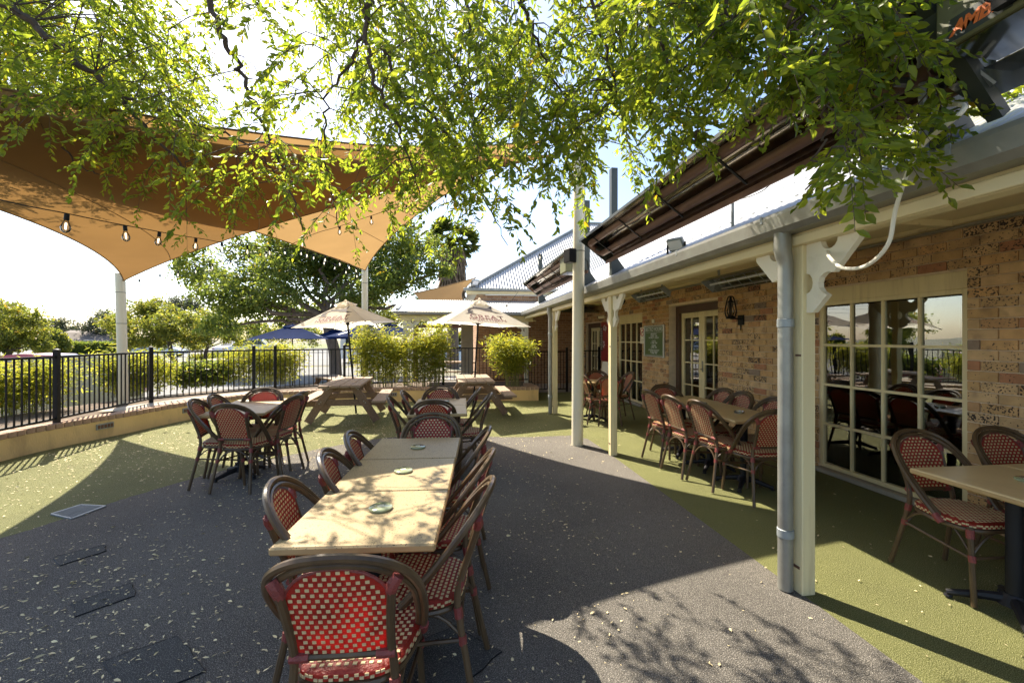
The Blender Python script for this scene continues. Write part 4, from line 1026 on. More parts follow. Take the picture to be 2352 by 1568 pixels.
# far small sail over the pavilion roof
def far_sail():
    Q=[rz(951,673,16.5),rz(1094,637,15.2),rz(1066,700,14.6),rz(972,706,15.8)]; cen=sum(Q,Vector())/4; e=empty('shade_sail',cen); lab(e,'small tan shade sail above the pavilion roof','shade sail','tan shade sails over the courtyard'); n=14;vs=[]
    for i in range(n+1):
        for j in range(n+1):
            s,t=i/n,j/n; p=Q[0]*(1-s)*(1-t)+Q[1]*s*(1-t)+Q[2]*s*t+Q[3]*(1-s)*t; k=.13
            p+=(cen-p)*(k*4*(s*(1-s)*((1-t)**2+t*t)*.6+t*(1-t)*((1-s)**2*.3+s*s*2.2))); vs.append(p-cen)
    b=MB(); b.add(vs,[(i*(n+1)+j,i*(n+1)+j+1,(i+1)*(n+1)+j+1,(i+1)*(n+1)+j) for i in range(n) for j in range(n)]); b.build('cloth',M_['sail2'],e,'all')
    b=MB(); b.tube([vs[(n)*(n+1)+j] for j in range(n+1)],.012,6); b.tube([vs[i*(n+1)] for i in range(n+1)],.012,6); b.build('hem',M_['seam'],e)
far_sail()

# ================================================================ STRING LIGHTS
mb_=bpy.data.materials.new('bulb_glass'); mb_.use_nodes=True; nt=mb_.node_tree; nt.nodes.clear()
o_=_n(nt,'ShaderNodeOutputMaterial'); gl=_n(nt,'ShaderNodeBsdfGlossy'); gl.inputs['Roughness'].default_value=.05; tr=_n(nt,'ShaderNodeBsdfTransparent'); tr.inputs[0].default_value=(.93,.92,.88,1); fr=_n(nt,'ShaderNodeFresnel'); fr.inputs[0].default_value=1.5; ms=_n(nt,'ShaderNodeMixShader')
nt.links.new(fr.outputs[0],ms.inputs[0]); nt.links.new(tr.outputs[0],ms.inputs[1]); nt.links.new(gl.outputs[0],ms.inputs[2]); nt.links.new(ms.outputs[0],o_.inputs[0])
mf_=bpy.data.materials.new('filament'); mf_.use_nodes=True; nt=mf_.node_tree; nt.nodes.clear(); o_=_n(nt,'ShaderNodeOutputMaterial'); em=_n(nt,'ShaderNodeEmission'); em.inputs[0].default_value=(1,.88,.66,1); em.inputs[1].default_value=2.2; nt.links.new(em.outputs[0],o_.inputs[0])
BL={}
def bulb_parts():
    b=MB(); b.lathe([(.010,0),(.015,-.004),(.016,-.045),(.013,-.05)],(0,0,0),10); BL['holder']=b.build('lamp_holder',M_['black'],None,True)
    b=MB(); b.lathe([(.012,-.05),(.016,-.062),(.026,-.085),(.030,-.105),(.024,-.128),(.010,-.140),(.001,-.142)],(0,0,0),12); BL['bulb']=b.build('bulb',mb_,None,True)
    b=MB(); b.cyl((0,0,-.07),(0,0,-.115),.0055,.0055,6); BL['fil']=b.build('filament',mf_)
bulb_parts(); first=[True]
def string_lights(pts,bulbs,label,dim=False):
    P=bez(pts,10); e=empty('string_lights',P[0]); lab(e,label,'string lights','festoon strings of clear bulbs'); o=P[0]
    b=MB(); b.tube([p-o for p in P],.0042,5); b.build('cable',M_['black'],e)
    ln=[0]
    for a,c in zip(P[:-1],P[1:]): ln.append(ln[-1]+(c-a).length)
    k=0;L=ln[-1]
    for t in bulbs:
        s=t*L; i=max(j for j in range(len(ln)) if ln[j]<=s+1e-9); i=min(i,len(P)-2); f=(s-ln[i])/max(ln[i+1]-ln[i],1e-6); p=P[i].lerp(P[i+1],f)-o
        if first[0]: h,bu,fi=BL['holder'],BL['bulb'],BL['fil']; first[0]=False
        else:
            h,bu,fi=BL['holder'].copy(),BL['bulb'].copy(),BL['fil'].copy()
            for q in(h,bu,fi): C.objects.link(q)
        h.parent=e; h.location=p; h.rotation_euler=(random.uniform(-.1,.1),random.uniform(-.1,.1),0)
        bu.parent=h; fi.parent=bu; bu.location=(0,0,0); fi.location=(0,0,0)
    return e
def evn(a,b_,n): return [a+(b_-a)*k/(n-1) for k in range(n)]
sz=[2.55,3.1,3.55,4.1,4.6,5.1,5.6]
string_lights([rz(-160,415,2.1)]+[rz(u,v,z) for (u,v),z in zip([(24,465),(151,490),(252,511),(338,527),(407,540),(467,549),(519,558)],sz)]+[rz(600,566,6.4),rz(690,572,7.4),rz(790,600,9.2),PM-Vector((0,0,.15))],[.115,.185,.245,.315,.375,.435,.49,.60,.67,.74,.81,.88],'string of clear bulbs hung under the big tan sail')
string_lights([PL-Vector((0,0,.2))]+[rz(u,v,z) for u,v,z in[(360,632,8.8),(490,605,8.9),(560,590,9.0),(640,572,9.2),(700,575,9.6),(760,603,10.4)]]+[PM-Vector((0,0,.25))],evn(.06,.95,15),'string of clear bulbs strung from left to middle sail pole')
string_lights([rz(640,575,7.2),rz(720,538,7.0),rz(773,522,6.9),rz(830,503,6.8),rz(950,465,6.6),rz(1090,430,6.3),rz(1208,389,6.1),PT-Vector((0,0,.45))],[.1,.24,.35,.47,.6,.72,.85,.955],'string of clear bulbs rising under the lighter sail to the tall pole')
string_lights([onX(1240,582,1.9)+Vector((0,0,.02)),onX(1237,590,1.8),onX(1205,640,1.6),onX(1175,690,1.3),onY(1128,724,11.7)],[.03,.5,.9],'short string of clear bulbs drooping off the far roof corner')

# ================================================================ ROOF HEATERS
def heater(y0,y1,label,burner=None,posts=(),plates=True):
    a=Vector((1.80,0,2.93));c=Vector((2.19,0,2.64)); d=(c-a).normalized(); nn=Vector((d.z,0,-d.x)); nn=nn if nn.z>0 else -nn     # nn points up, away from the open face
    e=empty('tube_heater',(2.0,(y0+y1)/2,2.8)); lab(e,label,'heater','radiant tube heaters on the veranda roof'); o=Vector((2.0,(y0+y1)/2,2.8)); L=y1-y0
    w=(c-a).length; pr=[a,a+nn*.05+d*.03,a+nn*.13+d*.11,a+nn*.13+d*(w/2-.02),a+nn*.11+d*(w/2),a+nn*.13+d*(w/2+.02),a+nn*.13+d*(w-.11),a+nn*.05+d*(w-.03),c]
    outer=[c+d*.004+nn*.0,c-d*.024+nn*.058,c-d*.105+nn*.138,a+d*.105+nn*.138,a+d*.024+nn*.058,a-d*.004]
    b=MB(); b.mi=0
    vs=[Vector((p.x,y0,p.z))-o for p in pr]+[Vector((p.x,y1,p.z))-o for p in pr]; n=len(pr)
    b.add(vs,[(i,i+1,n+i+1,n+i) for i in range(n-1)]); b.build('reflector',M_['steel'],e)
    b=MB(); vs=[Vector((p.x,y0,p.z))-o for p in outer]+[Vector((p.x,y1,p.z))-o for p in outer]; n=len(outer); b.add(vs,[(i,i+1,n+i+1,n+i) for i in range(n-1)]); b.build('shell',M_['dgreen'],e)
    b=MB(); b.bar(Vector((a.x,y0,a.z))-o,Vector((a.x,y1,a.z))-o,.012,.03); b.build('edge_strip',M_['dgreen'],e)
    b=MB(); b.bar(Vector((c.x,y0,c.z))-o,Vector((c.x,y1,c.z))-o,.012,.05); b.build('edge_strip',M_['rust'],e)
    for q in(.27,.73):
        p=a+d*(w*q)+nn*.035; b=MB(); b.tube([Vector((p.x,y0+.15,p.z))-o,Vector((p.x,y1-.12,p.z))-o],.042,14); b.build('burner_tube',M_['rust'],e,True)
    p0=a+d*(w*.27)+nn*.035;p1=a+d*(w*.73)+nn*.035
    arc=[]
    for k in range(9): t=math.pi*k/8; m_=(p0+p1)/2; r_=(p1-p0).length/2; arc.append(m_-d*(r_*math.cos(t))+Vector((0,.07*math.sin(t),0))+Vector((0,y1-.12,0))-o-Vector((0,0,0)))
    b=MB(); b.tube(arc,.042,12); b.build('return_bend',M_['rust'],e,True)
    for yy in ([y1-.012,y0+.012]):
        b=MB(); b.prism([Vector((p.x,yy,p.z))-o for p in [a-d*.012,c+d*.012,c+nn*.14-d*.1,a+nn*.14+d*.1]],(0,.014,0)); b.build('end_plate',M_['dgreen'],e)
    for f in np.linspace(.12,.9,5):
        yy=y0+L*f; b=MB(); b.bar(Vector((p0.x,yy,p0.z))-nn*.048-d*.06-o,Vector((p1.x,yy,p1.z))-nn*.048+d*.06-o,.02,.01); b.build('tube_hanger',M_['black'],e)
    if burner:
        yb,yl=burner; b=MB(); b.box(Vector((1.98,yb,2.77))-o,(.28,yl,.26),bev=.008); b.build('burner_box',M_['ogreen'],e)
        b=MB(); b.box(Vector((1.985,yb,2.636))-o,(.25,yl-.03,.006)); b.build('burner_tray',M_['steel'],e)
        b=MB(); b.lathe([(.10,0),(.12,.01),(.12,.10),(.07,.14)],Vector((1.98,yb+yl/2,2.80))-o,14,M=Matrix.Rotation(R(-90),3,'X')); b.build('fan_housing',M_['dgreen'],e,True)
    return e
Yh1=onY(1392,600,5.7).y
he=heater(1.44,onX(1392,600,2.19).y,'long radiant tube heater with olive burner box above the gutter',burner=(1.04,.70)); ho=Vector(he.location)
# orange maker's letters on the side of the burner box that looks at the courtyard
onb=lambda c:Vector((1.8385,1.26-c.x,2.69+c.y))-ho
M_['orange']=mat('orange_print',(.75,.17,.03),.6,.1,5)
b=MB(); b.quad(*[onb(Vector(p))+Vector((.0008,0,0)) for p in((-.095,-.04,0),(.10,-.04,0),(.105,.045,0),(-.08,.045,0))]); b.build('name_plate',M_['dgreen'],he)
for k,ch in enumerate('AMBI'): text_mesh(ch,.064,M_['orange'],'lettering',he,lambda c,k=k:onb(c+Vector((-.068+[0.012,.05,.092,.119][k],0,0))),.003,shear=.25)
b=MB(); b.tube(bez([onb(Vector(p)) for p in((.03,.16,-.02),(.03,.06,-.02),(.06,.005,-.02),(.12,-.01,-.02))],5),.006,6); 
for v_ in b.v: pass
b.v=[(x-.02,y,z) for x,y,z in b.v]; b.build('cable',M_['black'],he)
b=MB(); b.box(onb(Vector((.11,-.02,0)))-Vector((.02,0,0)),(.03,.09,.03)); b.build('gas_valve',M_['black'],he)
b=MB(); b.box(Vector((2.19,.95,2.60))-ho,(.16,1.2,.006),M=Matrix.Rotation(R(25),3,'Y')); b.build('drip_tray',M_['steel'],he)
b=MB(); b.bar(Vector((1.80,1.43,2.93))-ho,Vector((2.2,1.43,2.45))-ho,.05,.05); b.build('end_bracket',M_['dgreen'],he)
b=MB(); b.bar(Vector((1.70,1.62,3.12))-ho,Vector((2.12,1.40,2.55))-ho,.035,.012); b.build('brace',M_['galvd'],he)
heater(onX(1312,610,2.0).y-.3,onX(1235,683,2.19).y,'shorter radiant tube heater above the far end of the gutter',burner=(onX(1312,610,2.0).y-.05,.36))
def mast(u,vt,label,x=2.26,y=None,w_=.09,gus=1):
    yy=onX(u,600,x).y if y is None else y; zt=onX(u,vt,x).z if vt is not None else 2.75; e=empty('heater_mast',(x,yy,2.30)); lab(e,label,'post','dark steel heater masts on the roof edge')
    b=MB(); b.box((0,0,(zt-2.30)/2),(w_,w_,zt-2.30)); b.build('shaft',M_['dgreen'],e)
    b=MB(); b.prism([(w_/2,-.006,.03),(w_/2+.2*gus,-.006,.13),(w_/2,-.006,.40)],(0,.012,0)); b.build('gusset',M_['dgreen'],e)
    b=MB(); b.box((.05,0,.035),(.32,.16,.012),M=Matrix.Rotation(-math.atan(sl_),3,'Y')); b.build('foot_plate',M_['dgreen'],e)
    b=MB(); b.bar((0,0,min(.46,zt-2.3-.02)),(-.25,0,.5 if zt>2.85 else .42),.03,.03); b.build('bracket_arm',M_['dgreen'],e)
sl_=math.tan(R(28.5))
mast(1409,388,'tall dark steel mast rising behind the sail pole'); mast(1347,462,'dark steel mast close beside the tall white sail pole')
mast(2165,None,'stout dark steel mast under the olive burner box',y=onX(2165,300,2.26).y,w_=.12); mast(1241,585,'dark steel mast holding the far tube heater')
# corrugated gas hoses and cables by the stout mast
hm=onX(2165,300,2.26)
e=empty('gas_hose',(hm.x-.06,hm.y+.02,2.33)); lab(e,'pair of ribbed gas hoses climbing the stout mast to the burner','hose')
for k in(-1,1):
    b=MB(); P=bez([(k*.03,-.02,0),(k*.035-.02,-.03,.2),(k*.03-.06,-.05,.38),(k*.05-.14,-.12,.52)],8); b.tube(P,[.013+.004*(i%2) for i in range(len(P))],8); b.build('ribbed_hose',M_['galvd'],e)
b=MB(); b.tube([(.06,0,0),(.06,.01,.42)],.022,10); b.build('conduit',M_['galv'],e)
e=empty('white_cable',(0,0,0)); lab(e,'loose white cable looping from the heater mast to the post bracket','cable')
xx=1.925
P=bez([(hm.x-.05,hm.y-.02,2.62),onX(2215,250,xx),onX(2110,345,xx),onX(2060,470,xx),onX(2040,560,xx),onX(1990,610,xx+.02),onX(1935,615,xx+.05),onX(1905,590,xx+.12),onX(1900,575,XB)],8)
b=MB(); b.tube(P,.009,8); b.build('cable_run',M_['white'],e,True)
# small things on the roof edge
def flood(p,yaw,label,sc=1.,name='floodlight'):
    e=empty(name,p,yaw); lab(e,label,'floodlight','floodlights'); M=Matrix.Rotation(R(35),3,'X')
    b=MB(); b.box((0,0,.13*sc),(.2*sc,.05*sc,.15*sc),M=M,bev=.008); b.build('housing',M_['galvd'],e)
    b=MB(); b.box(M@Vector((0,-.027*sc,0))+Vector((0,0,.13*sc)),(.16*sc,.004,.11*sc),M=M); b.build('lens',M_['winkp'],e)
    b=MB(); b.bar((-.11*sc,0,0),(-.11*sc,0,.14*sc),.012,.02); b.bar((.11*sc,0,0),(.11*sc,0,.14*sc),.012,.02); b.bar((-.11*sc,0,.005),(.11*sc,0,.005),.02,.012); b.build('bracket',M_['black'],e)
fq=onX(1553,560,2.22); flood((2.22,fq.y,2.38),R(-60),'grey floodlight standing on the veranda roof edge',.85)
e=empty('vent_pipe',(2.3,onX(1683,560,2.3).y,2.40)); lab(e,'thin grey conduit with a loose wire rising from the veranda roof','pipe')
b=MB(); b.tube([(0,0,0),(0,0,.36)],.012,8); b.build('pipe',M_['galvd'],e); b=MB(); b.tube(bez([(0,0,.33),(.0,-.1,.27),(.02,-.3,.26),(.03,-.42,.3)],5),.004,5); b.build('wire',M_['black'],e)
e=empty('loudspeaker',Vector((PT.x-.15,PT.y-.02,2.75))); lab(e,'black loudspeaker box strapped to the tall white sail pole','speaker')
b=MB(); b.box((0,0,0),(.12,.16,.2),R(20),bev=.01); b.build('cabinet',M_['black'],e); b=MB(); b.box((.06,.0,0),(.05,.03,.03)); b.build('bracket',M_['galvd'],e)

# ================================================================ VERANDA FITTINGS
def strip_heater(p,L,label):
    e=empty('strip_heater',p); lab(e,label,'heater','electric strip heaters under the veranda'); M=Matrix.Rotation(R(38),3,'Y')
    b=MB(); pr=[(-.10,0,-.025),(-.068,0,.052),(.068,0,.052),(.10,0,-.025)]; vs=[M@Vector((x,-L/2,z)) for x,_,z in pr]+[M@Vector((x,L/2,z)) for x,_,z in pr]; b.add(vs,[(i,i+1,5+i,4+i) for i in range(3)]); b.build('reflector',M_['steel'],e)
    b=MB(); b.add([v+(M@Vector((0,0,.006))) for v in vs],[(i,i+1,5+i,4+i) for i in range(3)]); b.build('shell',M_['galv'],e)
    b=MB(); b.cyl(M@Vector((0,-L/2+.03,.01)),M@Vector((0,L/2-.03,.01)),.012,.012,8); b.build('element',M_['winkp'],e)
    for s in(-1,1): b=MB(); b.prism([M@Vector((x,s*L/2,z)) for x,_,z in pr],(0,s*.012,0)); b.build('end_cap',M_['galvd'],e); b=MB(); b.bar(M@Vector((0,s*L*.35,.05)),Vector((0,s*L*.35,2.56-p[2])),.02,.02); b.build('hanger',M_['galvd'],e)
    for k in range(7): b=MB(); y=-L/2+L*(k+.5)/7; b.tube([M@Vector((x,y,z-.004)) for x,_,z in(pr[0],pr[3])],.0025,4); b.build('guard_wire',M_['galvd'],e)
ph=onX(1700,645,3.1); strip_heater((3.1,ph.y,ph.z+.02),1.15,'long electric strip heater hung under the veranda near the lantern')
ph=onX(1492,682,3.1); strip_heater((3.1,ph.y,ph.z+.03),1.0,'electric strip heater hung under the veranda near the hours board')
def lantern():
    p=onX(1703,735,XW); e=empty('wall_lantern',(XW,p.y,p.z-.0)); lab(e,'black wrought coach lantern on the brick wall','lantern'); e.scale=(1.1,1.15,.92)
    b=MB(); b.box((-.008,0,0),(.014,.11,.16)); b.prism([(-.016,-.02,-.02),(-.016,.02,-.02),(-.016,0,-.17)],(.012,0,0)); b.build('wall_plate',M_['black'],e)
    b=MB(); b.bar((0,0,.02),(-.16,0,.02),.02,.02); b.lathe([(.055,.02),(.06,.035),(.045,.06),(.03,.07)],(-.16,0,0),12); b.build('base',M_['black'],e)
    b=MB(); b.lathe([(.03,.07),(.048,.11),(.05,.15),(.036,.20),(.03,.25),(.03,.28)],(-.16,0,0),14); b.build('chimney_glass',mb_,e,True)
    b=MB(); b.lathe([(.036,.28),(.04,.29),(.02,.32),(.012,.34)],(-.16,0,0),12); 
    for k in range(4):
        a=math.pi/4+k*math.pi/2; b.tube(bez([(-.16+.05*math.cos(a),.05*math.sin(a),.04),(-.16+.068*math.cos(a),.068*math.sin(a),.14),(-.16+.05*math.cos(a),.05*math.sin(a),.28),(-.16+.03*math.cos(a),.03*math.sin(a),.37),(-.16,0,.385)],3),.009,6)
    b.build('cage',M_['black'],e)
    b=MB(); b.cyl((-.16,0,.07),(-.16,0,.12),.012,.01,8); b.build('burner',M_['rust'],e)
lantern()
def board():
    a=onX(1482,750,XW);c=onX(1528,821,XW); y0,y1=c.y,a.y; z0,z1=c.z-.01,a.z+.02; e=empty('hours_board',(XW-.012,(y0+y1)/2,(z0+z1)/2)); lab(e,'green bistro hours board in a silver frame on brickwork','sign')
    w_,h_=y1-y0,z1-z0; M_['signg']=mat('sign_green',(.085,.14,.045),.35,.06,3); M_['alu']=mat('aluminium',(.55,.55,.52),.35,.05,4,metal=.7)
    b=MB(); b.box((0,0,0),(.02,w_-.04,h_-.04)); b.build('panel',M_['signg'],e)
    b=MB()
    for s in(-1,1): b.box((-.006,s*(w_/2-.018),0),(.045,.036,h_),bev=.006); b.box((-.005,0,s*(h_/2-.018)),(.043,w_-.074,.036),bev=.006)
    b.build('frame',M_['alu'],e)
    fn=lambda zc:(lambda c:Vector((-.0125,-c.x,zc+c.y)))
    for zc,t,s in[(.225*h_/.64,'BISTRO HOURS',.085),(.145,'BREAKFAST',.04),(.105,'7.30AM - 11AM',.036),(.068,'SATURDAY - SUNDAY',.036),(.0,'LUNCH',.04),(-.038,'11.30AM - 3PM',.036),(-.09,'DINNER',.04),(-.128,'5.30PM - 9PM',.036),(-.185,'SATURDAY & SUNDAY',.036),(-.218,'ALL DAY DINING',.034),(-.248,'11.30AM - 9PM',.034)]:
        text_mesh(t,s*w_/.62*.9,M_['winkp'],'lettering',e,fn(zc*h_/.66),.001)
    b=MB(); b.box((-.0122,0,.18*h_/.66),(.001,w_*.8,.005)); b.box((-.0122,0,.272*h_/.66),(.001,w_*.82,.004)); b.box((-.0122,0,-.285*h_/.66),(.001,w_*.82,.004)); b.build('rule',M_['winkp'],e)
    # small white sensor box above
    e2=empty('sensor_box',(XW-.02,(y0+y1)/2+.02,z1+.085)); lab(e2,'small white box fixed to the brick above the hours board','box'); b=MB(); b.box((0,0,0),(.04,.09,.075),bev=.006); b.build('case',M_['white'],e2); b=MB(); b.tube([(0,.03,-.04),(.01,.04,-.06),(.01,.0,-.09)],.004,5); b.build('wire',M_['black'],e2)
board()
def nosmoke():
    a=onX(1472,752,XW);c=onX(1481.5,789,XW); y0,y1=c.y,a.y; z0,z1=c.z,a.z; w_,h_=max(.15,y1-y0),z1-z0; e=empty('no_smoking_sign',(XW-.004,y1-w_/2+.02,(z0+z1)/2)); lab(e,'small white no smoking sign beside the green hours board','sign')
    b=MB(); b.box((0,0,0),(.006,w_,h_)); b.build('panel',M_['white'],e)
    M_['red']=mat('sign_red',(.5,.03,.03),.5,.05,4)
    b=MB(); R_=w_*.40; zc=h_*.2; P=[(-.0045,R_*math.cos(t),zc+R_*math.sin(t)) for t in np.linspace(0,2*math.pi,25)[:-1]]; b.tube(P,.008,4,closed=True); b.bar((-.0045,-R_*.7,zc+R_*.7),(-.0045,R_*.7,zc-R_*.7),.004,.014); b.build('red_ring',M_['red'],e)
    b=MB(); b.box((-.0038,0,zc),(.002,R_*1.2,.018)); b.build('cigarette',M_['ink'],e)
    for zc2,t in((-.10,'NO SMOKING'),(-.14,'AREA')): text_mesh(t,.024,M_['ink'],'lettering',e,lambda c,z=zc2:Vector((-.0036,-c.x,z+c.y)))
nosmoke()
def posters():
    y=onX(1390,800,XW); z0,z1=.93,2.02; e=empty('red_poster',(XW-.006,y.y,(z0+z1)/2)); lab(e,'tall red banner with white script beside the far door','poster')
    M_['redp']=mat('banner_red',(.30,.025,.025),.5,.1,4)
    b=MB(); b.box((0,0,0),(.008,.62,z1-z0)); b.build('panel',M_['redp'],e); b=MB(); b.box((0,.318,0),(.014,.014,z1-z0)); b.build('edge',M_['alu'],e)
    [text_mesh(ch,.2,M_['winkp'],'lettering',e,lambda c,k=k:Vector((-.0055,-c.x+.06-.13*k,.38+c.y)),.003,shear=.25) for k,ch in enumerate('Op')]
    for k in range(6):
        a_=k*math.pi/3+.2; m=MB(); c_=Vector((-.0055,.1,-.08)); d_=Vector((0,math.cos(a_),math.sin(a_))); n_=Vector((0,-math.sin(a_),math.cos(a_))); m.quad(c_+d_*.02,c_+d_*.07+n_*.025,c_+d_*.13,c_+d_*.07-n_*.025); m.build('petal',M_['winkp'],e)
    y2=onX(1383.5,760,XW); e=empty('menu_board',(XW-.008,y2.y+.03,1.55)); lab(e,'narrow dark menu board between far door and red banner','sign'); b=MB(); b.box((0,0,0),(.012,.2,.7)); b.build('panel',M_['brownd'],e)
    for k in range(12): b=MB(); b.box((-.0075,0,.29-k*.052),(.003,.15*(.6+.4*((k*7)%5)/4),.014)); b.build('text_line',M_['winkp'],e)
    p=onX(1390,835,XW-.35); e=empty('chalk_board',(XW-.35,onX(1392,850,XW-.35).y,0),R(8)); lab(e,'white sheet board leaning before the red banner','board'); b=MB(); b.box((0,0,.48),(.02,.62,.96),M=Matrix.Rotation(R(9),3,'Y'),bev=.004); b.build('sheet',M_['white'],e); b=MB(); b.bar((.0,-.2,0),(.16,-.2,.9),.03,.03); b.bar((0,.2,0),(.16,.2,.9),.03,.03); b.build('leg',M_['galvd'],e)
posters()
p=onX(1372,738,XW-.1); e=empty('security_camera',(XW-.02,p.y-.5,2.16)); lab(e,'white bullet security camera above the far door','camera')
b=MB(); b.cyl((-.05,.0,0),(-.19,.10,-.01),.042,.042,14); b.build('body',M_['white'],e,True); b=MB(); b.cyl((-.19,.10,-.01),(-.205,.11,-.011),.034,.034,12); b.build('lens',M_['black'],e); b=MB(); b.bar((0,0,0),(-.07,.01,0),.03,.03); b.build('bracket',M_['white'],e)
e=empty('wall_speaker',(3.6,onX(1432,690,3.6).y,2.36)); lab(e,'black round loudspeaker hung under the veranda ceiling','speaker'); b=MB(); b.tube([(0,0,0),(-.05,.12,-.03)],[.06,.1],14); b.build('horn',M_['black'],e); b=MB(); b.bar((0,0,0),(0,0,.21),.03,.03); b.build('bracket',M_['black'],e)
# ================================================================ FAR WING: PAVILION AND GABLED BUILDING
fw=empty('far_wing',(2,15,0)); lab(fw,'far brick wing with pale corrugated hip roof and open pavilion','building')
def fb(mb,name,m,smooth=False,parent=None):
    o=mb.build(name,m,None,smooth); o.parent=parent or fw
    for v in o.data.vertices: v.co-=Vector((2,15,0))
    return o
YF=14.5; xl=onY(1095,700,YF).x; xp=onY(929,740,12.).x; 
b=MB(); b.box((xl+3.2,YF+.15,1.52),(6.4,.3,3.05)); b.box((xl+.15,YF+2.3,1.52),(.3,4.,3.05)); fb(b,'wall',M_['fbrick'])
b=MB(); b.box((xl+3.0,YF-.06,3.11),(6.7,.2,.11)); fb(b,'fascia',M_['creamf'])
b=MB(); b.box((xl+3.0,YF-.22,3.20),(6.9,.13,.10),bev=.02); fb(b,'gutter',M_['galv'])
# hip roof: trapezoid facing the courtyard, ribs up the slope
def hip():
    A=Vector((xl-.25,YF-.25,3.24)); T=onY(1345,520,YF+3.6); run=Vector((0,3.9,T.z-3.24+.15)); Lb=7.2; n=int(Lb/.096*4); vs=[]
    nr=Vector((1,0,0)).cross(run).normalized(); k=(T.x-A.x)
    for i in range(n+1):
        x=i*.024; h=.020*math.sin(i*math.pi/2+.4); f=min(1.,x/max(k,.1)); p=A+Vector((x,0,0))+nr*h; vs+=[p,p+run*max(f,.004)]
    m=MB(); m.add(vs,[(2*i,2*i+1,2*i+3,2*i+2) for i in range(n)]); fb(m,'roof',M_['roof'],'all')
    m=MB(); m.tube([A,A+Vector((k,0,0))+run,A+Vector((Lb,0,0))+run],.07,8); fb(m,'ridge_cap',M_['galv'])
    m=MB(); m.add([A,A+Vector((k,0,0))+run,A+Vector((k,7,0))+run*.9,A+Vector((0,9,0))],[(0,1,2,3)]); fb(m,'roof',M_['roof'])
hip()
# pavilion (cross veranda) in front: posts, beam, corrugated lean-to roof
xr=VX+.06; YB=12.0
b=MB(); b.box(((xp+xr)/2,YB,2.13),(xr-xp+.25,.09,.19),bev=.004); fb(b,'beam',M_['creamf'])
b=MB(); b.box(((xp+xr)/2-.06,YB-.11,2.245),(xr-xp+.45,.12,.09),bev=.02); fb(b,'gutter',M_['galv'])
b=corrugated('roof',(xp-.35,YB-.16,2.30),(1,0,0),(0,2.65,.55),0,.076,.009,None,xr-xp+.35+2.2); fb(b,'roof',M_['roof'],'all')
b=MB(); b.box(((xp+xr)/2,YB+1.4,2.27),(xr-xp+.5,2.6,.02),M=Matrix.Rotation(R(9),3,'X')); fb(b,'lining',M_['creamf'])
b=MB(); b.box((xp-.2,YB+1.3,2.45),(.06,2.6,.30),M=Matrix.Rotation(R(9),3,'X')); fb(b,'barge_board',M_['galvd'])
for k,x in enumerate((xp+.02,onY(1209,800,YB).x)):
    b=MB(); b.box((x,YB,1.02),(.10,.10,2.03)); pf=fb(b,'post',M_['white'])
    for s in((1,) if k==0 else (-1,)):
        m=MB(); m.prism([(x+y+s*.05,YB-.018,2.035+z) for y,z in bracket_poly(s)],(0,.036,0)); fb(m,'bracket',M_['white'],parent=None)
xc=onY(1073,800,13.2).x
b=MB(); b.box((xc,13.3,1.15),(.36,.36,2.3)); fb(b,'column',M_['conc'])
b=MB(); b.box((xc-.1,13.0,.25),(.3,.3,.5)); fb(b,'plinth',M_['white'])
b=MB(); b.box((xc-.9,17.4,2.05),(2.6,.1,.12)); fb(b,'back_beam',M_['brownd'])
b=MB(); b.cyl((onY(955,780,14.6).x,14.6,0),(onY(955,780,14.6).x,14.6,2.3),.09,.08,10); fb(b,'back_post',M_['brownd'])
sheet('far_paving',[(2.3,11.2),(-3.2,11.9),(-3.2,18),(xl,18),(XW+.3,14.6),(XW+.3,12.09),(2.3,12.09)],.002,M_['paver'],'pale paving under the far pavilion')
b=MB(); b.box((-.3,14.9,OZ/2-.02),(6.,6.,-OZ-.03)); st(b.build('pavilion_base',M_['conc']),'concrete base of the far pavilion')
fq=onY(1091,652,YF-.3); flood((fq.x,YF-.35,fq.z-.12),R(30),'black floodlight on the corner of the far hip roof',1.3)
# seat wall and bench inside pavilion
e=empty('pavilion_bench',(onY(1040,840,15.).x,15.0,0.)); lab(e,'wooden bench table inside the far pavilion','bench'); b=MB(); b.box((0,0,.74),(1.6,.7,.05)); b.build('top',M_['woodtop'],e); b=MB(); b.box((0,-.6,.45),(1.6,.25,.04)); b.build('seat',M_['woodtop'],e)
for s in(-1,1): b=MB(); b.bar((s*.6,-.6,0),(s*.6,.25,.72),.05,.1); b.build('leg',M_['wood'],e)

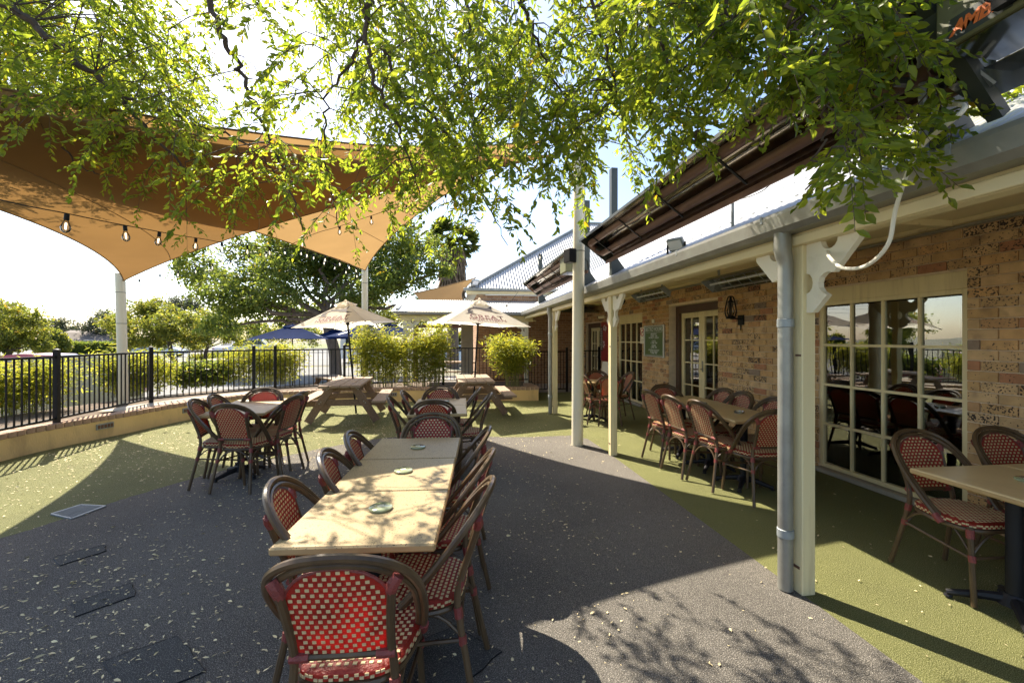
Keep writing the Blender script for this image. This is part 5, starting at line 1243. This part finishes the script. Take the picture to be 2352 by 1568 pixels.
# ================================================================ TREES AND PLANTS
def limb(mb,a,c,r0,r1,wob=.1,n=6):
    a=Vector(a);c=Vector(c); L=(c-a).length; P=[a.lerp(c,i/n)+Vector((random.uniform(-1,1),random.uniform(-1,1),random.uniform(-.5,.5)))*wob*L*math.sin(math.pi*i/n) for i in range(n+1)]; P=bez(P,2)
    mb.tube(P,[r0+(r1-r0)*i/(len(P)-1) for i in range(len(P))],7); return P
def tree(base,h,clumps,leaf,nleaf,lsize,label,group,trunk_r=.2,fork=.45,bark='bark',name='tree',dens=1.,flat=1.):
    """clumps: list of (x,y,z,r) relative to base"""
    e=empty(name,base); lab(e,label,'tree',group); b=MB(); base=Vector(base)
    top=Vector((sum(c[0] for c in clumps)/len(clumps)*.5,sum(c[1] for c in clumps)/len(clumps)*.5,h*fork)); limb(b,(0,0,-.1),top,trunk_r,trunk_r*.75,.03)
    for c in clumps: limb(b,top*random.uniform(.7,1.),Vector(c[:3]),trunk_r*.42,trunk_r*.10,.09)
    b.build('trunk',M_[bark],e,True)
    tot=sum(c[3]**2 for c in clumps); P=[];
    for x,y,z,r in clumps:
        k=int(nleaf*r*r/tot); subs=max(6,int(14*r)); sc=[]
        d=nrm(rng.normal(size=(subs,3))); rr=r*rng.uniform(.35,1.,(subs,1)); sc=np.array([x,y,z])+d*rr*np.array([1,1,flat*.8])
        ii=rng.integers(0,subs,k); q=sc[ii]+rng.normal(size=(k,3))*r*.19*np.array([1,1,.75]); P.append(q)
    P=np.concatenate(P); n=len(P); D=rng.normal(size=(n,3)); D[:,2]-=.5; L=lsize*rng.uniform(.6,1.4,n)
    leaves('crown',P,D,L,L*rng.uniform(.4,.6,n),M_[leaf],e); return e
def at(u,v,Z): return rz(u,v,Z)
def px_tree(ub,Z,blobs,leaf,nleaf,lsize,label,group,zb=OZ,**k):
    """blobs in photo pixels (u,v,radius_px,dZ)"""
    base=rz(ub,800,Z); base.z=zb; cl=[]
    for u,v,r,dz in blobs: p=rz(u,v,Z+dz); cl.append((p.x-base.x,p.y-base.y,p.z-base.z,r*Z/F))
    h=max(c[2]+c[3] for c in cl); return tree(base,h,cl,leaf,nleaf,lsize,label,group,**k)
TG='trees beyond the railing'
px_tree(772,22,[(470,640,60,1),(520,690,70,-1),(560,610,75,0),(600,720,65,0),(640,650,80,-1.5),(700,600,85,.5),(690,720,60,1),(760,640,80,1),(800,570,90,0),(850,660,70,-1),(880,590,80,1),(930,640,70,0),(960,570,65,1),(1000,620,40,0),(660,560,70,0),(740,540,80,0),(440,600,45,0),(900,520,70,1),(500,745,40,0),(980,690,35,0)],'leafB',46000,.17,'big dark green spreading tree behind the blue umbrellas',TG,trunk_r=.33,fork=.36,bark='barkl')
px_tree(405,30,[(270,745,38,1),(320,725,45,0),(360,705,35,0),(390,740,50,-1),(440,755,45,0),(350,770,40,0),(470,770,30,1),(300,775,35,0)],'leafC',15000,.17,'bright yellow green tree behind the left sail pole',TG,trunk_r=.16,fork=.4)
px_tree(468,34,[(430,760,35,0),(480,745,40,0),(520,755,35,0),(455,785,28,0),(540,775,25,1),(500,720,30,1)],'leafC',9000,.17,'yellow green street tree with a forked dark trunk',TG,trunk_r=.15,fork=.3)
px_tree(10,24,[(0,715,50,0),(35,735,45,-1),(65,760,40,0),(20,770,45,0),(-30,740,60,1),(90,790,28,0),(-10,800,35,0)],'leafC',13000,.16,'yellow green tree beside the tiled house',TG,trunk_r=.2,fork=.35)
px_tree(245,50,[(215,745,28,0),(240,735,30,2),(265,755,26,0),(285,735,22,0),(230,770,22,0)],'leafD',6000,.22,'grey green tree standing behind the tiled house',TG,trunk_r=.2,fork=.5)
px_tree(135,75,[(110,752,25,0),(140,748,24,0),(165,757,20,0),(90,760,22,0)],'leafD',4500,.3,'distant dark gum tree above the house roof',TG,trunk_r=.25,fork=.5)
px_tree(420,80,[(395,700,22,0),(420,695,24,0),(450,700,20,0),(410,725,22,0)],'leafD',4500,.3,'distant grey gum tree above the street trees',TG,trunk_r=.25,fork=.5)
px_tree(560,60,[(520,765,30,0),(570,760,34,0),(620,768,30,0),(665,762,34,0),(715,768,30,0)],'leafC',8000,.26,'pale street tree across the sunlit road',TG,trunk_r=.2,fork=.4)
px_tree(880,45,[(840,700,40,0),(890,720,40,0),(930,730,35,0),(960,745,30,0)],'leafC',7000,.22,'yellow green tree far behind the pavilion roof',TG,trunk_r=.2,fork=.4)
px_tree(1035,32,[(1000,790,30,0),(1030,780,34,0),(1060,790,30,0),(1085,775,28,0)],'leafC',7000,.2,'small bright tree seen through the open pavilion',TG,trunk_r=.12,fork=.4)
# palm
def palm():
    base=rz(1040,800,27); base.z=OZ; top=rz(1036,560,27); h=top.z-OZ; e=empty('palm_tree',base); lab(e,'tall palm with a thick skirt of dead fronds','palm'); b=MB(); P=[(0,0,h*i/8) for i in range(9)]; b.tube(P,[.42,.38,.36,.36,.36,.36,.36,.34,.3],12); b.build('trunk',M_['barkl'],e,True)
    n=900; a=rng.uniform(0,2*math.pi,n); z=rng.uniform(h*.45,h*.99,n); r=.42+.28*np.sin((z/h-.45)/.55*math.pi*.8); Pn=np.stack([np.cos(a)*r,np.sin(a)*r,z],1); D=np.stack([np.cos(a)*.12,np.sin(a)*.12,-np.ones(n)],1)+rng.normal(size=(n,3))*.06
    M_['deadf']=mat('dead_frond',(.24,.17,.11),.9,.3,5,island=.35); stuff(leaves('dead_skirt',Pn,D,rng.uniform(.6,1.3,n),rng.uniform(.06,.14,n),M_['deadf'],e))
    for k in range(26):
        a_=k*2.4; el=random.uniform(-.35,1.2); d=Vector((math.cos(a_)*math.cos(el),math.sin(a_)*math.cos(el),math.sin(el))); st_=Vector((0,0,h))
        fan=[];q=st_+d*1.0; m=26; S=d.cross(Vector((0,0,1))).normalized(); U=S.cross(d)
        an=np.linspace(-1.25,1.25,m); Dn=np.array([list(d*math.cos(t)+S*math.sin(t)) for t in an]); Dn[:,2]-=.25; Pp=np.tile(np.array(q),(m,1))
        f=leaves('frond',Pp,Dn,np.full(m,.85),np.full(m,.085),M_['leafB'],e,curl=.35); mm=MB(); mm.tube([st_,q],[.03,.015],5); mm.build('stalk',M_['leafB'],f)
palm()
# bamboo clumps
def bamboo(cu,cv,Z,w,h,depth,nl,label,zb=.285,lean=0.,base_w=.8,yaw=0.,leafm='bamboo',cat='bamboo',lsz=.085,low=.12,bushy=0.,zfn=None):
    c=rz(cu,cv,Z); e=empty('bamboo_clump' if cat=='bamboo' else 'shrub',(c.x,c.y,zb),yaw); lab(e,label,cat,'clumps planted along the railing'); nc=max(12,int(w*42)); b=MB(); tips=[]
    for k in range(nc):
        x=random.uniform(-w/2,w/2)*base_w; y=random.uniform(-depth/2,depth/2)*.7; hh=h*random.uniform(.72,1.05)*(1+.12*math.sin(x*5+k)); 
        if random.random()<.10: hh*=1.22
        tx=x/base_w+random.uniform(-.12,.12); ty=y+random.uniform(-.15,.15); P=[(x,y,0),(x*.9+tx*.1,y,hh*.35),(x*.5+tx*.5,(y+ty)/2,hh*.7),(tx,ty,hh)]; P=bez(P,3); b.tube(P,[.0065-.0045*i/(len(P)-1) for i in range(len(P))],5,False); tips.append(P)
    b.build('culms',M_['culm'],e)
    Pn=[];Dn=[]
    for _ in range(nl):
        P=tips[random.randrange(nc)]; t=random.random()**.62; t=low+(1-low)*t; i=min(int(t*(len(P)-1)),len(P)-2); f=t*(len(P)-1)-i; p=P[i].lerp(P[i+1],f); s_=.05+.11*(1-abs(t-.6)); q=p+Vector((random.gauss(0,s_),random.gauss(0,s_),random.gauss(0,.05))); Pn.append(q); d=Vector((random.gauss(0,1),random.gauss(0,1),random.gauss(-.15,.55))); Dn.append(d)
    Pn=np.array([list(p) for p in Pn]);Dn=np.array([list(p) for p in Dn]); n=len(Pn); L=lsz*rng.uniform(.6,1.4,n)
    leaves('foliage',Pn,Dn,L,L*(.17 if cat=='bamboo' else .42),M_[leafm],e); return e
bamboo(52,900,7.2,1.05,.80,.45,5200,'bright bamboo clump in front of the cream wall',yaw=R(70),lsz=.10)
bamboo(318,880,9.5,1.15,.92,.45,6000,'bright bamboo clump at the foot of the left sail pole',yaw=R(50),lsz=.10)
bamboo(455,880,11.0,1.3,.62,.6,3600,'low broad leaved dark shrub behind the railing',leafm='leafB',cat='shrub',lsz=.10,yaw=R(40))
bamboo(605,870,11.6,1.95,1.05,.5,8200,'bright bamboo clump between the two close railing posts',yaw=R(20),lsz=.10)
hz=11.05
bamboo(870,850,hz,1.15,1.42,.4,7800,'tall bamboo clump of the hedge, at the white middle pole',lsz=.095,yaw=R(5)); bamboo(965,850,hz,1.25,1.42,.4,7800,'tall bamboo clump of the hedge, beside the open pavilion',lsz=.095)
bamboo(1178,850,10.95,.95,1.3,.6,7600,'round bamboo clump in the planter end beside the gate',base_w=.38,lsz=.095,low=.3)
# ================================================================ OVERHEAD TREE
TRK=Vector((-3.3,.1,0)); e=empty('overhanging_tree',TRK); lab(e,'leafy tree arching over the courtyard from the fence side','tree')
br=MB(); crown_c=Vector((-3.2,.9,3.9)); limb(br,(0,0,-.02),Vector((.1,.25,2.9)),.19,.15,.02); fork=Vector((.1,.25,2.9))
BR=[]
def branch(pts,r0,r1,root=None):
    W_=[rz(*p) for p in pts]; 
    P=bez(W_,6); n=len(P); P=[p+Vector((random.gauss(0,.012),random.gauss(0,.012),random.gauss(0,.012))) for p in P]
    br.tube([p-TRK for p in P],[r0+(r1-r0)*i/(n-1) for i in range(n)],6); BR.append(P)
    if root is not None:
        a=fork if root=='fork' else Vector(root)-TRK; mid_=a.lerp(P[0]-TRK,.5)+Vector((0,0,.35)); Q=bez([a,mid_,P[0]-TRK],5); br.tube(Q,[.10+(r0-.10)*i/(len(Q)-1) for i in range(len(Q))],7)
branch([(-60,-30,3.0),(60,40,3.05),(130,105,3.1),(230,180,3.2),(285,225,3.3),(330,290,3.4),(400,360,3.5),(460,425,3.6)],.030,.007,'fork')
branch([(285,225,3.3),(400,265,3.4),(520,310,3.6),(600,352,3.7),(640,420,3.8)],.013,.004)
branch([(-30,170,3.3),(40,260,3.4),(130,330,3.5),(200,390,3.6),(260,410,3.6)],.012,.003,'fork')
branch([(470,-60,2.8),(500,60,2.85),(530,120,2.9),(560,190,2.95),(590,260,3.0),(625,330,3.1),(665,420,3.2),(690,520,3.3)],.020,.004,'fork')
branch([(870,-80,2.6),(850,0,2.6),(840,70,2.6),(862,180,2.65),(900,260,2.7),(935,350,2.8),(960,450,2.9)],.020,.004,'fork')
branch([(840,70,2.6),(800,150,2.7),(750,230,2.8),(745,320,2.9),(760,430,3.0),(780,540,3.05)],.011,.003)
branch([(880,100,2.7),(915,200,2.75),(1000,270,2.8),(1058,358,2.9),(1110,450,2.95),(1165,560,3.0)],.012,.003)
branch([(1060,-80,2.6),(1072,20,2.65),(1078,100,2.7),(1080,200,2.75),(1082,310,2.8)],.011,.003,(-1.0,1.2,4.2))
branch([(1160,-90,2.5),(1193,0,2.55),(1223,65,2.6),(1258,162,2.7),(1308,250,2.75),(1340,340,2.8)],.014,.003,(-1.0,1.2,4.2))
branch([(1330,-90,2.4),(1370,40,2.45),(1400,150,2.5),(1425,250,2.55),(1440,320,2.6)],.012,.003,(-.6,.9,4.2))
branch([(1480,-90,2.1),(1500,60,2.2),(1540,160,2.25),(1570,250,2.3),(1590,330,2.3)],.011,.003,(-.2,.6,4.1))
branch([(1640,-90,1.9),(1680,30,1.95),(1720,120,2.0),(1760,200,2.0)],.011,.003,(-.2,.6,4.1))
branch([(1780,-60,1.6),(1802,0,1.6),(1842,62,1.62),(1869,116,1.65),(1892,275,1.7),(1876,380,1.7),(1850,440,1.7)],.010,.003,(.4,.5,3.6))
branch([(1892,275,1.7),(1945,320,1.72),(1990,360,1.74),(2030,390,1.75)],.005,.002)
br.tube([fork,Vector((-1.0,1.2,4.2))-TRK,Vector((-.2,.6,4.1))-TRK,Vector((.4,.5,3.6))-TRK],[.11,.07,.05,.02],8)
br.build('trunk',M_['bark'],e,True)
ROWS=["999999889858578999996100","899999559979779999997100","899884799979968998888100","788985799969988688885000","345789899998596644288410","000358879986134100287200","000017469427000000010000","000002304003000000000000"]
BV=np.array([list(p) for P in BR for p in P]); 
def dep(u):
    if u<600: return random.uniform(2.9,4.1)
    if u<1150: return random.uniform(2.4,4.1)
    if u<1450: return random.uniform(2.3,3.2)
    if u<1700: return random.uniform(1.9,2.6)
    return random.uniform(1.5,2.1)
BLT=[]                                   # branchlets: start point, length
for r,row_ in enumerate(ROWS):
    for c,ch in enumerate(row_):
        d=int(ch); k=8.6*(d/9)**2.3*(.42 if c>=17 else (.6 if c>=15 else (.85 if c>=12 else 1.))); k=int(k)+(random.random()<k%1)
        for _ in range(k): u=c*98+random.uniform(-6,104); v=r*80+random.uniform(-30,50)-(70 if c<17 else 110); Z=dep(u); BLT.append((rz(u,v,Z),random.uniform(.35,.70)*min(1,Z/2.6)*(1. if c<15 else .62)))
for _ in range(130): u=random.uniform(-500,2050); v=random.uniform(-480,-90); BLT.append((rz(u,v,dep(u)),random.uniform(.4,.7)))
for _ in range(230): BLT.append((Vector((random.gauss(-4.5,.75),random.gauss(5.3,.7),random.gauss(4.95,.32))),random.uniform(.4,.8)))
for _ in range(50): BLT.append((Vector((random.gauss(-3.8,.8),random.gauss(3.0,.9),random.gauss(4.4,.35))),random.uniform(.4,.8)))
def shade_gap(p):      # sun reaches the end table through a thin place in the crown
    q=p-Vector((0,0,.3)); t=(q.z-.74)/SD.z; x,y=q.x-SD.x*t,q.y-SD.y*t
    return -.95<x<.45 and 1.1<y<2.7
BLT=[b_ for b_ in BLT if not(shade_gap(b_[0]) and random.random()<.78)]
tw=MB(); LP=[];LD=[]; LL=[]
for p0,L in BLT:
    pa=np.array(p0); d2=((BV-pa)**2).sum(1); j=int(d2.argmin()); a_=Vector(BV[j]); dist=math.sqrt(d2[j])
    az=random.uniform(0,2*math.pi) if dist<.15 or dist>1. else math.atan2(p0.y-a_.y,p0.x-a_.x)+random.gauss(0,.7)
    hx,hy=math.cos(az),math.sin(az); lat_=random.uniform(.35,.85); path=[p0+Vector((hx*lat_*L*t,hy*lat_*L*t,-L*(.25*t+.6*t*t))) for t in np.linspace(0,1,7)]
    pts=([a_,a_.lerp(p0,.5)+Vector((0,0,.03))] if dist<.75 else [])+path; n_=len(pts)
    tw.tube([x-TRK for x in pts],[.0042-.0032*i/(n_-1) for i in range(n_)],4,False)
    ns=random.randint(6,9)
    for q in range(ns):
        t=(q+.6)/ns; f=t*6; m=min(int(f),5); q0=path[m].lerp(path[m+1],f-m); s_=1 if q%2 else -1
        aa=az+s_*random.uniform(.5,1.2); L2=random.uniform(.10,.20)*(1.1-.3*t); dr=Vector((math.cos(aa)*.8,math.sin(aa)*.8,random.uniform(-.9,.0))).normalized() if q<ns-1 else (path[-1]-path[-2]).normalized()
        rc=[q0+dr*L2*k/3+Vector((0,0,-.04*(k/3)**2)) for k in range(4)]; tw.tube([x-TRK for x in rc],[.0015,.0013,.0011,.0009],3,False); sd=dr.cross(Vector((0,0,1))).normalized(); nl=random.randint(8,12)
        for k in range(nl):
            tt=(k+.7)/nl; ff=tt*3; mm=min(int(ff),2); pp=rc[mm].lerp(rc[mm+1],ff-mm); z_=1 if k%2 else -1
            dd=sd*z_*random.uniform(.6,1.)+dr*random.uniform(.4,.9)+Vector((random.gauss(0,.22),random.gauss(0,.22),-.35+random.gauss(0,.22))); LP.append(pp-TRK);LD.append(dd);LL.append(random.uniform(.036,.070)*(1-.2*tt))
tw.build('twigs',M_['bark'],e)
LL=np.array(LL); leaves('crown',np.array([list(x) for x in LP]),np.array([list(x) for x in LD]),LL,LL*rng.uniform(.36,.5,len(LL)),M_['leafA'],e,fold=.3,curl=.18)
print('overhead leaves',len(LL))
# branch lying over the roof, right of the heater
rb=Vector((2.9,1.6,3.0)); e=empty('roof_branch',onX(2110,300,2.75)); lab(e,'sunlit leafy branch drooping over the roof beside the stout mast','branch'); o=Vector(e.location); LP=[];LD=[]; m=MB()
for (u,v) in[(2030,330),(2060,310),(2090,290),(2120,280),(2050,360),(2085,340),(2110,310),(2130,330),(2230,190),(2260,210),(2290,200),(2250,240),(2300,180),(2330,160),(2270,170),(2215,220),(2075,370),(2020,380)]*4:
    p=onX(u+random.uniform(-18,18),v+random.uniform(-18,18),random.uniform(2.45,2.95))-o; az=random.uniform(0,6.28); dr=Vector((math.cos(az),math.sin(az),-.5)).normalized(); m.tube([p-dr*.1+Vector((0,0,.05)),p,p+dr*.16],.0018,3,False)
    for k in range(11): t=k/11; LP.append(p+dr*.16*t); LD.append(Vector((random.gauss(0,1),random.gauss(0,1),random.gauss(-.4,.5))))
P0=onX(2352,90,2.9)-o; m.tube(bez([P0+Vector((.3,-.6,.5)),P0,onX(2260,200,2.8)-o,onX(2150,270,2.75)-o,onX(2040,350,2.7)-o],5),.006,5); m.build('twigs',M_['bark'],e)
leaves('foliage',np.array([list(x) for x in LP]),np.array([list(x) for x in LD]),rng.uniform(.035,.06,len(LP)),.02,M_['leafA'],e)

# ================================================================ STREET BEYOND
def gz(u,v): d=ray(u,v); k=(OZ-H)/d[2]; return (d[0]*k,d[1]*k)
sheet('road',[gz(-200,838),gz(700,840),gz(1300,832),gz(1300,800),gz(560,800),gz(-200,806)],OZ+.02,M_['asph'],'sunlit pale road behind the railing')
sheet('car_park',[gz(-300,1000),gz(150,960),gz(520,900),gz(820,870),gz(1000,845),gz(700,843),gz(-300,842)],OZ+.02,M_['asph'],'pale car park next to the garden bed')
sheet('verge',[gz(-200,806),gz(560,800),gz(1300,800),gz(1300,790),gz(-200,790)],OZ+.06,M_['lawn'],'dry grass verge across the road')
sheet('traffic_island',[gz(440,836),gz(560,829),gz(650,822),gz(640,818),gz(480,826),gz(420,832)],OZ+.12,M_['conc'],'kerbed island in the road',zb=OZ)
for k,(u,v) in enumerate([(455,830),(485,826),(520,824),(548,822),(575,821)]):
    x,y=gz(u,v); c=Vector((x,y,OZ+.12)); e=empty('island_plant',c); lab(e,'low tufted plant on the traffic island, '+['first from the bamboo side','second along the kerb','in the middle of the kerb','fourth along the kerb','last towards the white cars'][k],'plant','tufted plants on the traffic island'); n=160; a=rng.uniform(0,6.28,n); D=np.stack([np.cos(a),np.sin(a),rng.uniform(.6,2.2,n)],1); leaves('foliage',rng.normal(size=(n,3))*np.array([.25,.25,.02]),D,rng.uniform(.4,.8,n),.06,M_['leafC'],e)
# cream wall beyond the bamboo
w0=rz(-60,830,7.6);w1=rz(322,823,10.9); e=empty('cream_wall',(w0.x,w0.y,OZ),math.atan2(w1.y-w0.y,w1.x-w0.x)); lab(e,'low cream panel wall between car park and bamboo','wall'); L=math.hypot(w1.x-w0.x,w1.y-w0.y); hw_=1.16-OZ
M_['panelw']=mat('panel_wall',(.62,.60,.50),.6,.08,2,dirt=(.45,.42,.33),ds=2,dlo=.5,dhi=.75)
nb=6
for k in range(nb): b=MB(); b.box((L*(k+.5)/nb,0,hw_/2-.02),(L/nb-.012,.05,hw_-.08)); b.build('panel',M_['panelw'],e)
b=MB(); b.box((L/2,0,hw_-.03),(L,.09,.06),bev=.01); b.build('capping',M_['panelw'],e)
b=MB(); b.box((L,0,hw_/2),(.1,.1,hw_+.04)); b.build('post',M_['panelw'],e)
# house across the road
def house():
    Z=48; a=rz(78,780,Z);c=rz(246,790,Z); e=empty('brick_house',(a.x,a.y,OZ),math.atan2(c.y-a.y,c.x-a.x)); lab(e,'brick house with grey tiled gable roof beyond the hedge','house'); L=math.hypot(c.x-a.x,c.y-a.y); 
    M_['tile']=mat('roof_tile',(.15,.125,.105),.8,.15,1.5,bump=.5,bs=8,stretch=(1,1,1)); zt=rz(150,757,Z).z-OZ; ze=rz(150,788,Z).z-OZ
    b=MB(); b.box((L/2,3,ze/2),(L,6,ze)); b.build('wall',M_['fbrick'],e)
    b=MB(); b.add([(-.5,-.6,ze),(L+.6,-.6,ze),(L+.6,6.6,ze),(-.5,6.6,ze),(1.,3.,zt),(L-2.2,3,zt)],[(0,1,5,4),(1,2,5),(2,3,4,5),(3,0,4),(0,3,2,1)]); b.build('roof',M_['tile'],e)
    b=MB(); b.add([(L*.22,-1.6,ze),(L*.62,-1.6,ze),(L*.42,-1.6,zt-.35),(L*.42,3,zt-.3),(L*.22,1.5,ze),(L*.62,1.5,ze)],[(0,2,3,4),(2,1,5,3)]); b.build('gable_roof',M_['tile'],e)
    b=MB(); b.prism([(L*.25,-1.3,0),(L*.59,-1.3,0),(L*.59,-1.3,ze),(L*.42,-1.3,zt-.5),(L*.25,-1.3,ze)],(0,1.2,0)); b.build('gable_wall',M_['brownd'],e)
    b=MB(); b.bar((L*.21,-1.62,ze),(L*.42,-1.62,zt-.33),.12,.2); b.bar((L*.63,-1.62,ze),(L*.42,-1.62,zt-.33),.12,.2); b.build('barge_board',M_['white'],e)
    for x in(.3,.46,.75): b=MB(); b.box((L*x,-1.33 if x<.6 else -.03,1.3),(1.,.06,.9)); wd=b.build('window',M_['white'],e); m=MB(); m.box((L*x,-1.37 if x<.6 else -.07,1.3),(.85,.02,.75)); m.build('pane',M_['room'],wd)
house()
def hedge(u0,u1,v0,v1,Z,label,leaf='leafB',n=7000,rnd=0.):
    a=rz(u0,v0,Z);c=rz(u1,v0,Z); w_=(c-a).length; zt=rz(u0,v0,Z).z; e=empty('hedge',((a.x+c.x)/2,(a.y+c.y)/2,OZ),math.atan2(c.y-a.y,c.x-a.x)); lab(e,label,'hedge'); h=zt-OZ
    q=rng.uniform(-1,1,(n,3)); 
    if rnd: q=nrm(rng.normal(size=(n,3)))*rng.uniform(.75,1.,(n,1)); 
    else: k=rng.integers(0,3,n); q[np.arange(n),k]=np.sign(q[np.arange(n),k])*rng.uniform(.88,1.02,n)
    P=q*np.array([w_/2,.9 if not rnd else w_/2,h/2])+np.array([0,0,h/2]); leaves('foliage',P,rng.normal(size=(n,3)),rng.uniform(.12,.3,n),.12,M_[leaf],e)
    b=MB(); 
    if rnd: b.lathe([(.02,h*.04),(w_*.3,h*.2),(w_*.42,h*.5),(w_*.3,h*.82),(.02,h*.93)],(0,0,0),12)
    else: b.box((0,0,h*.48),(w_*.95,1.5,h*.94))
    b.build('core',M_['leafB'],e)
hedge(152,255,787,0,42,'clipped dark hedge before the tiled house'); hedge(98,152,757,0,38,'round clipped bush beside the clipped hedge','leafC',4000,1.)
hedge(540,650,793,0,55,'low green hedge across the road','leafC',3000)
M_['carred']=mat('red_car_paint',(.36,.015,.03),.25,.05,2,coat=.8); M_['carw']=mat('white_car_paint',(.7,.7,.7),.3,.03,2,coat=.6); M_['cars']=mat('silver_car_paint',(.45,.47,.5),.3,.03,2,metal=.5,coat=.6); M_['tyre']=mat('tyre',(.02,.02,.02),.8,.1,5); M_['cglass']=mat('car_glass',(.015,.02,.025),.08,.1,2,coat=.5)
M_['tail']=mat('tail_lamp',(.4,.02,.02),.3,.1,4)
def car(u,Z,yaw,paint,label,h=1.45,L=4.3,van=False,group='cars beyond the railing'):
    p=rz(u,800,Z); e=empty('parked_car',(p.x,p.y,OZ+.02),R(yaw)); lab(e,label,'car',group); wd=.86
    if van: side=[(-L/2,.35),(-L/2,h*.97),(L*.2,h),(L*.34,h*.62),(L/2-.05,h*.55),(L/2,.35)]; roofp=[(-L*.42,h*.6),(-L*.42,h*.9),(L*.19,h*.92),(L*.31,h*.62)]
    else: side=[(-L/2,.35),(-L/2+.03,h*.60),(-L*.42,h*.66),(-L*.30,h*.70),(-L*.17,h*.96),(-L*.04,h),(L*.10,h*.975),(L*.25,h*.66),(L*.44,h*.58),(L/2,h*.45),(L/2,.30)]; roofp=[(-L*.27,h*.70),(-L*.155,h*.92),(-L*.03,h*.945),(L*.095,h*.925),(L*.215,h*.68)]
    vs=[];n=len(side)
    def wf(z): return wd*(1. if z<h*.64 else 1-.22*(z-h*.64)/(h*.36))
    for s in(-1,1):
        for x,z in side: vs.append((x,s*wf(z),z))
    b=MB(); b.add(vs,[tuple(range(n))[::-1],tuple(range(n,2*n))]+[(i,(i+1)%n,n+(i+1)%n,n+i) for i in range(n)]); b.build('body',M_[paint],e,True)
    for s in(-1,1): b=MB(); b.add([(x,s*(wf(z)+.006),z) for x,z in roofp],[tuple(range(len(roofp)))]); b.build('side_window',M_['cglass'],e)
    if not van:
        for x0,z0,x1,z1,k in((L*.105,h*.96,L*.242,h*.68,1),(-L*.18,h*.94,-L*.292,h*.715,-1)):
            b=MB(); b.add([(x0,-wf(z0)*.9,z0),(x0,wf(z0)*.9,z0),(x1,wf(z1)*.92,z1),(x1,-wf(z1)*.92,z1)],[(0,1,2,3)]); 
            o_=b.build('windscreen',M_['cglass'],e); o_.location=(k*.012,0,.012)
    for x in(-L*.31,L*.31):
        for s in(-1,1):
            b=MB(); b.cyl((x,s*(wd-.16),.32),(x,s*(wd+.01),.32),.32,.32,18); wh=b.build('wheel',M_['tyre'],e,True); m=MB(); m.cyl((x,s*(wd+.008),.32),(x,s*(wd+.02),.32),.2,.2,14); m.build('rim',M_['galv'],wh)
    for s in(-1,1):
        b=MB(); b.box((L/2-.03,s*wd*.72,h*.44),(.08,.28,.12),bev=.02); b.build('headlight',M_['winkp'],e); b=MB(); b.box((-L/2+.02,s*wd*.75,h*.52),(.06,.26,.12),bev=.02); b.build('tail_light',M_['tail'],e)
car(98,11.6,18,'carred','red car just behind the cream wall',h=1.48)
car(368,44,5,'cars','silver car parked under the yellow green trees'); car(538,50,70,'carw','white car driving on the sunlit road',h=1.5); car(585,52,8,'carw','white utility van parked behind the low hedge',van=True,h=1.9)
car(862,34,4,'carw','white van parked behind the blue umbrellas',van=True,h=2.1,L=5.); car(1052,30,20,'cars','silver car seen through the open pavilion')
# power lines across the street
for k,v in enumerate((697,706)):
    e=empty('power_line',rz(-300,v-22,90)); lab(e,['upper overhead power line crossing the sky','lower overhead power line crossing the sky'][k],'power line'); o=Vector(e.location); b=MB(); b.tube([rz(-300,v-22,90)-o,rz(0,v-12+k*3,90)-o,rz(330,v+8,90)-o,rz(700,v+14,90)-o],.035,5); b.build('wire',M_['galvd'],e)
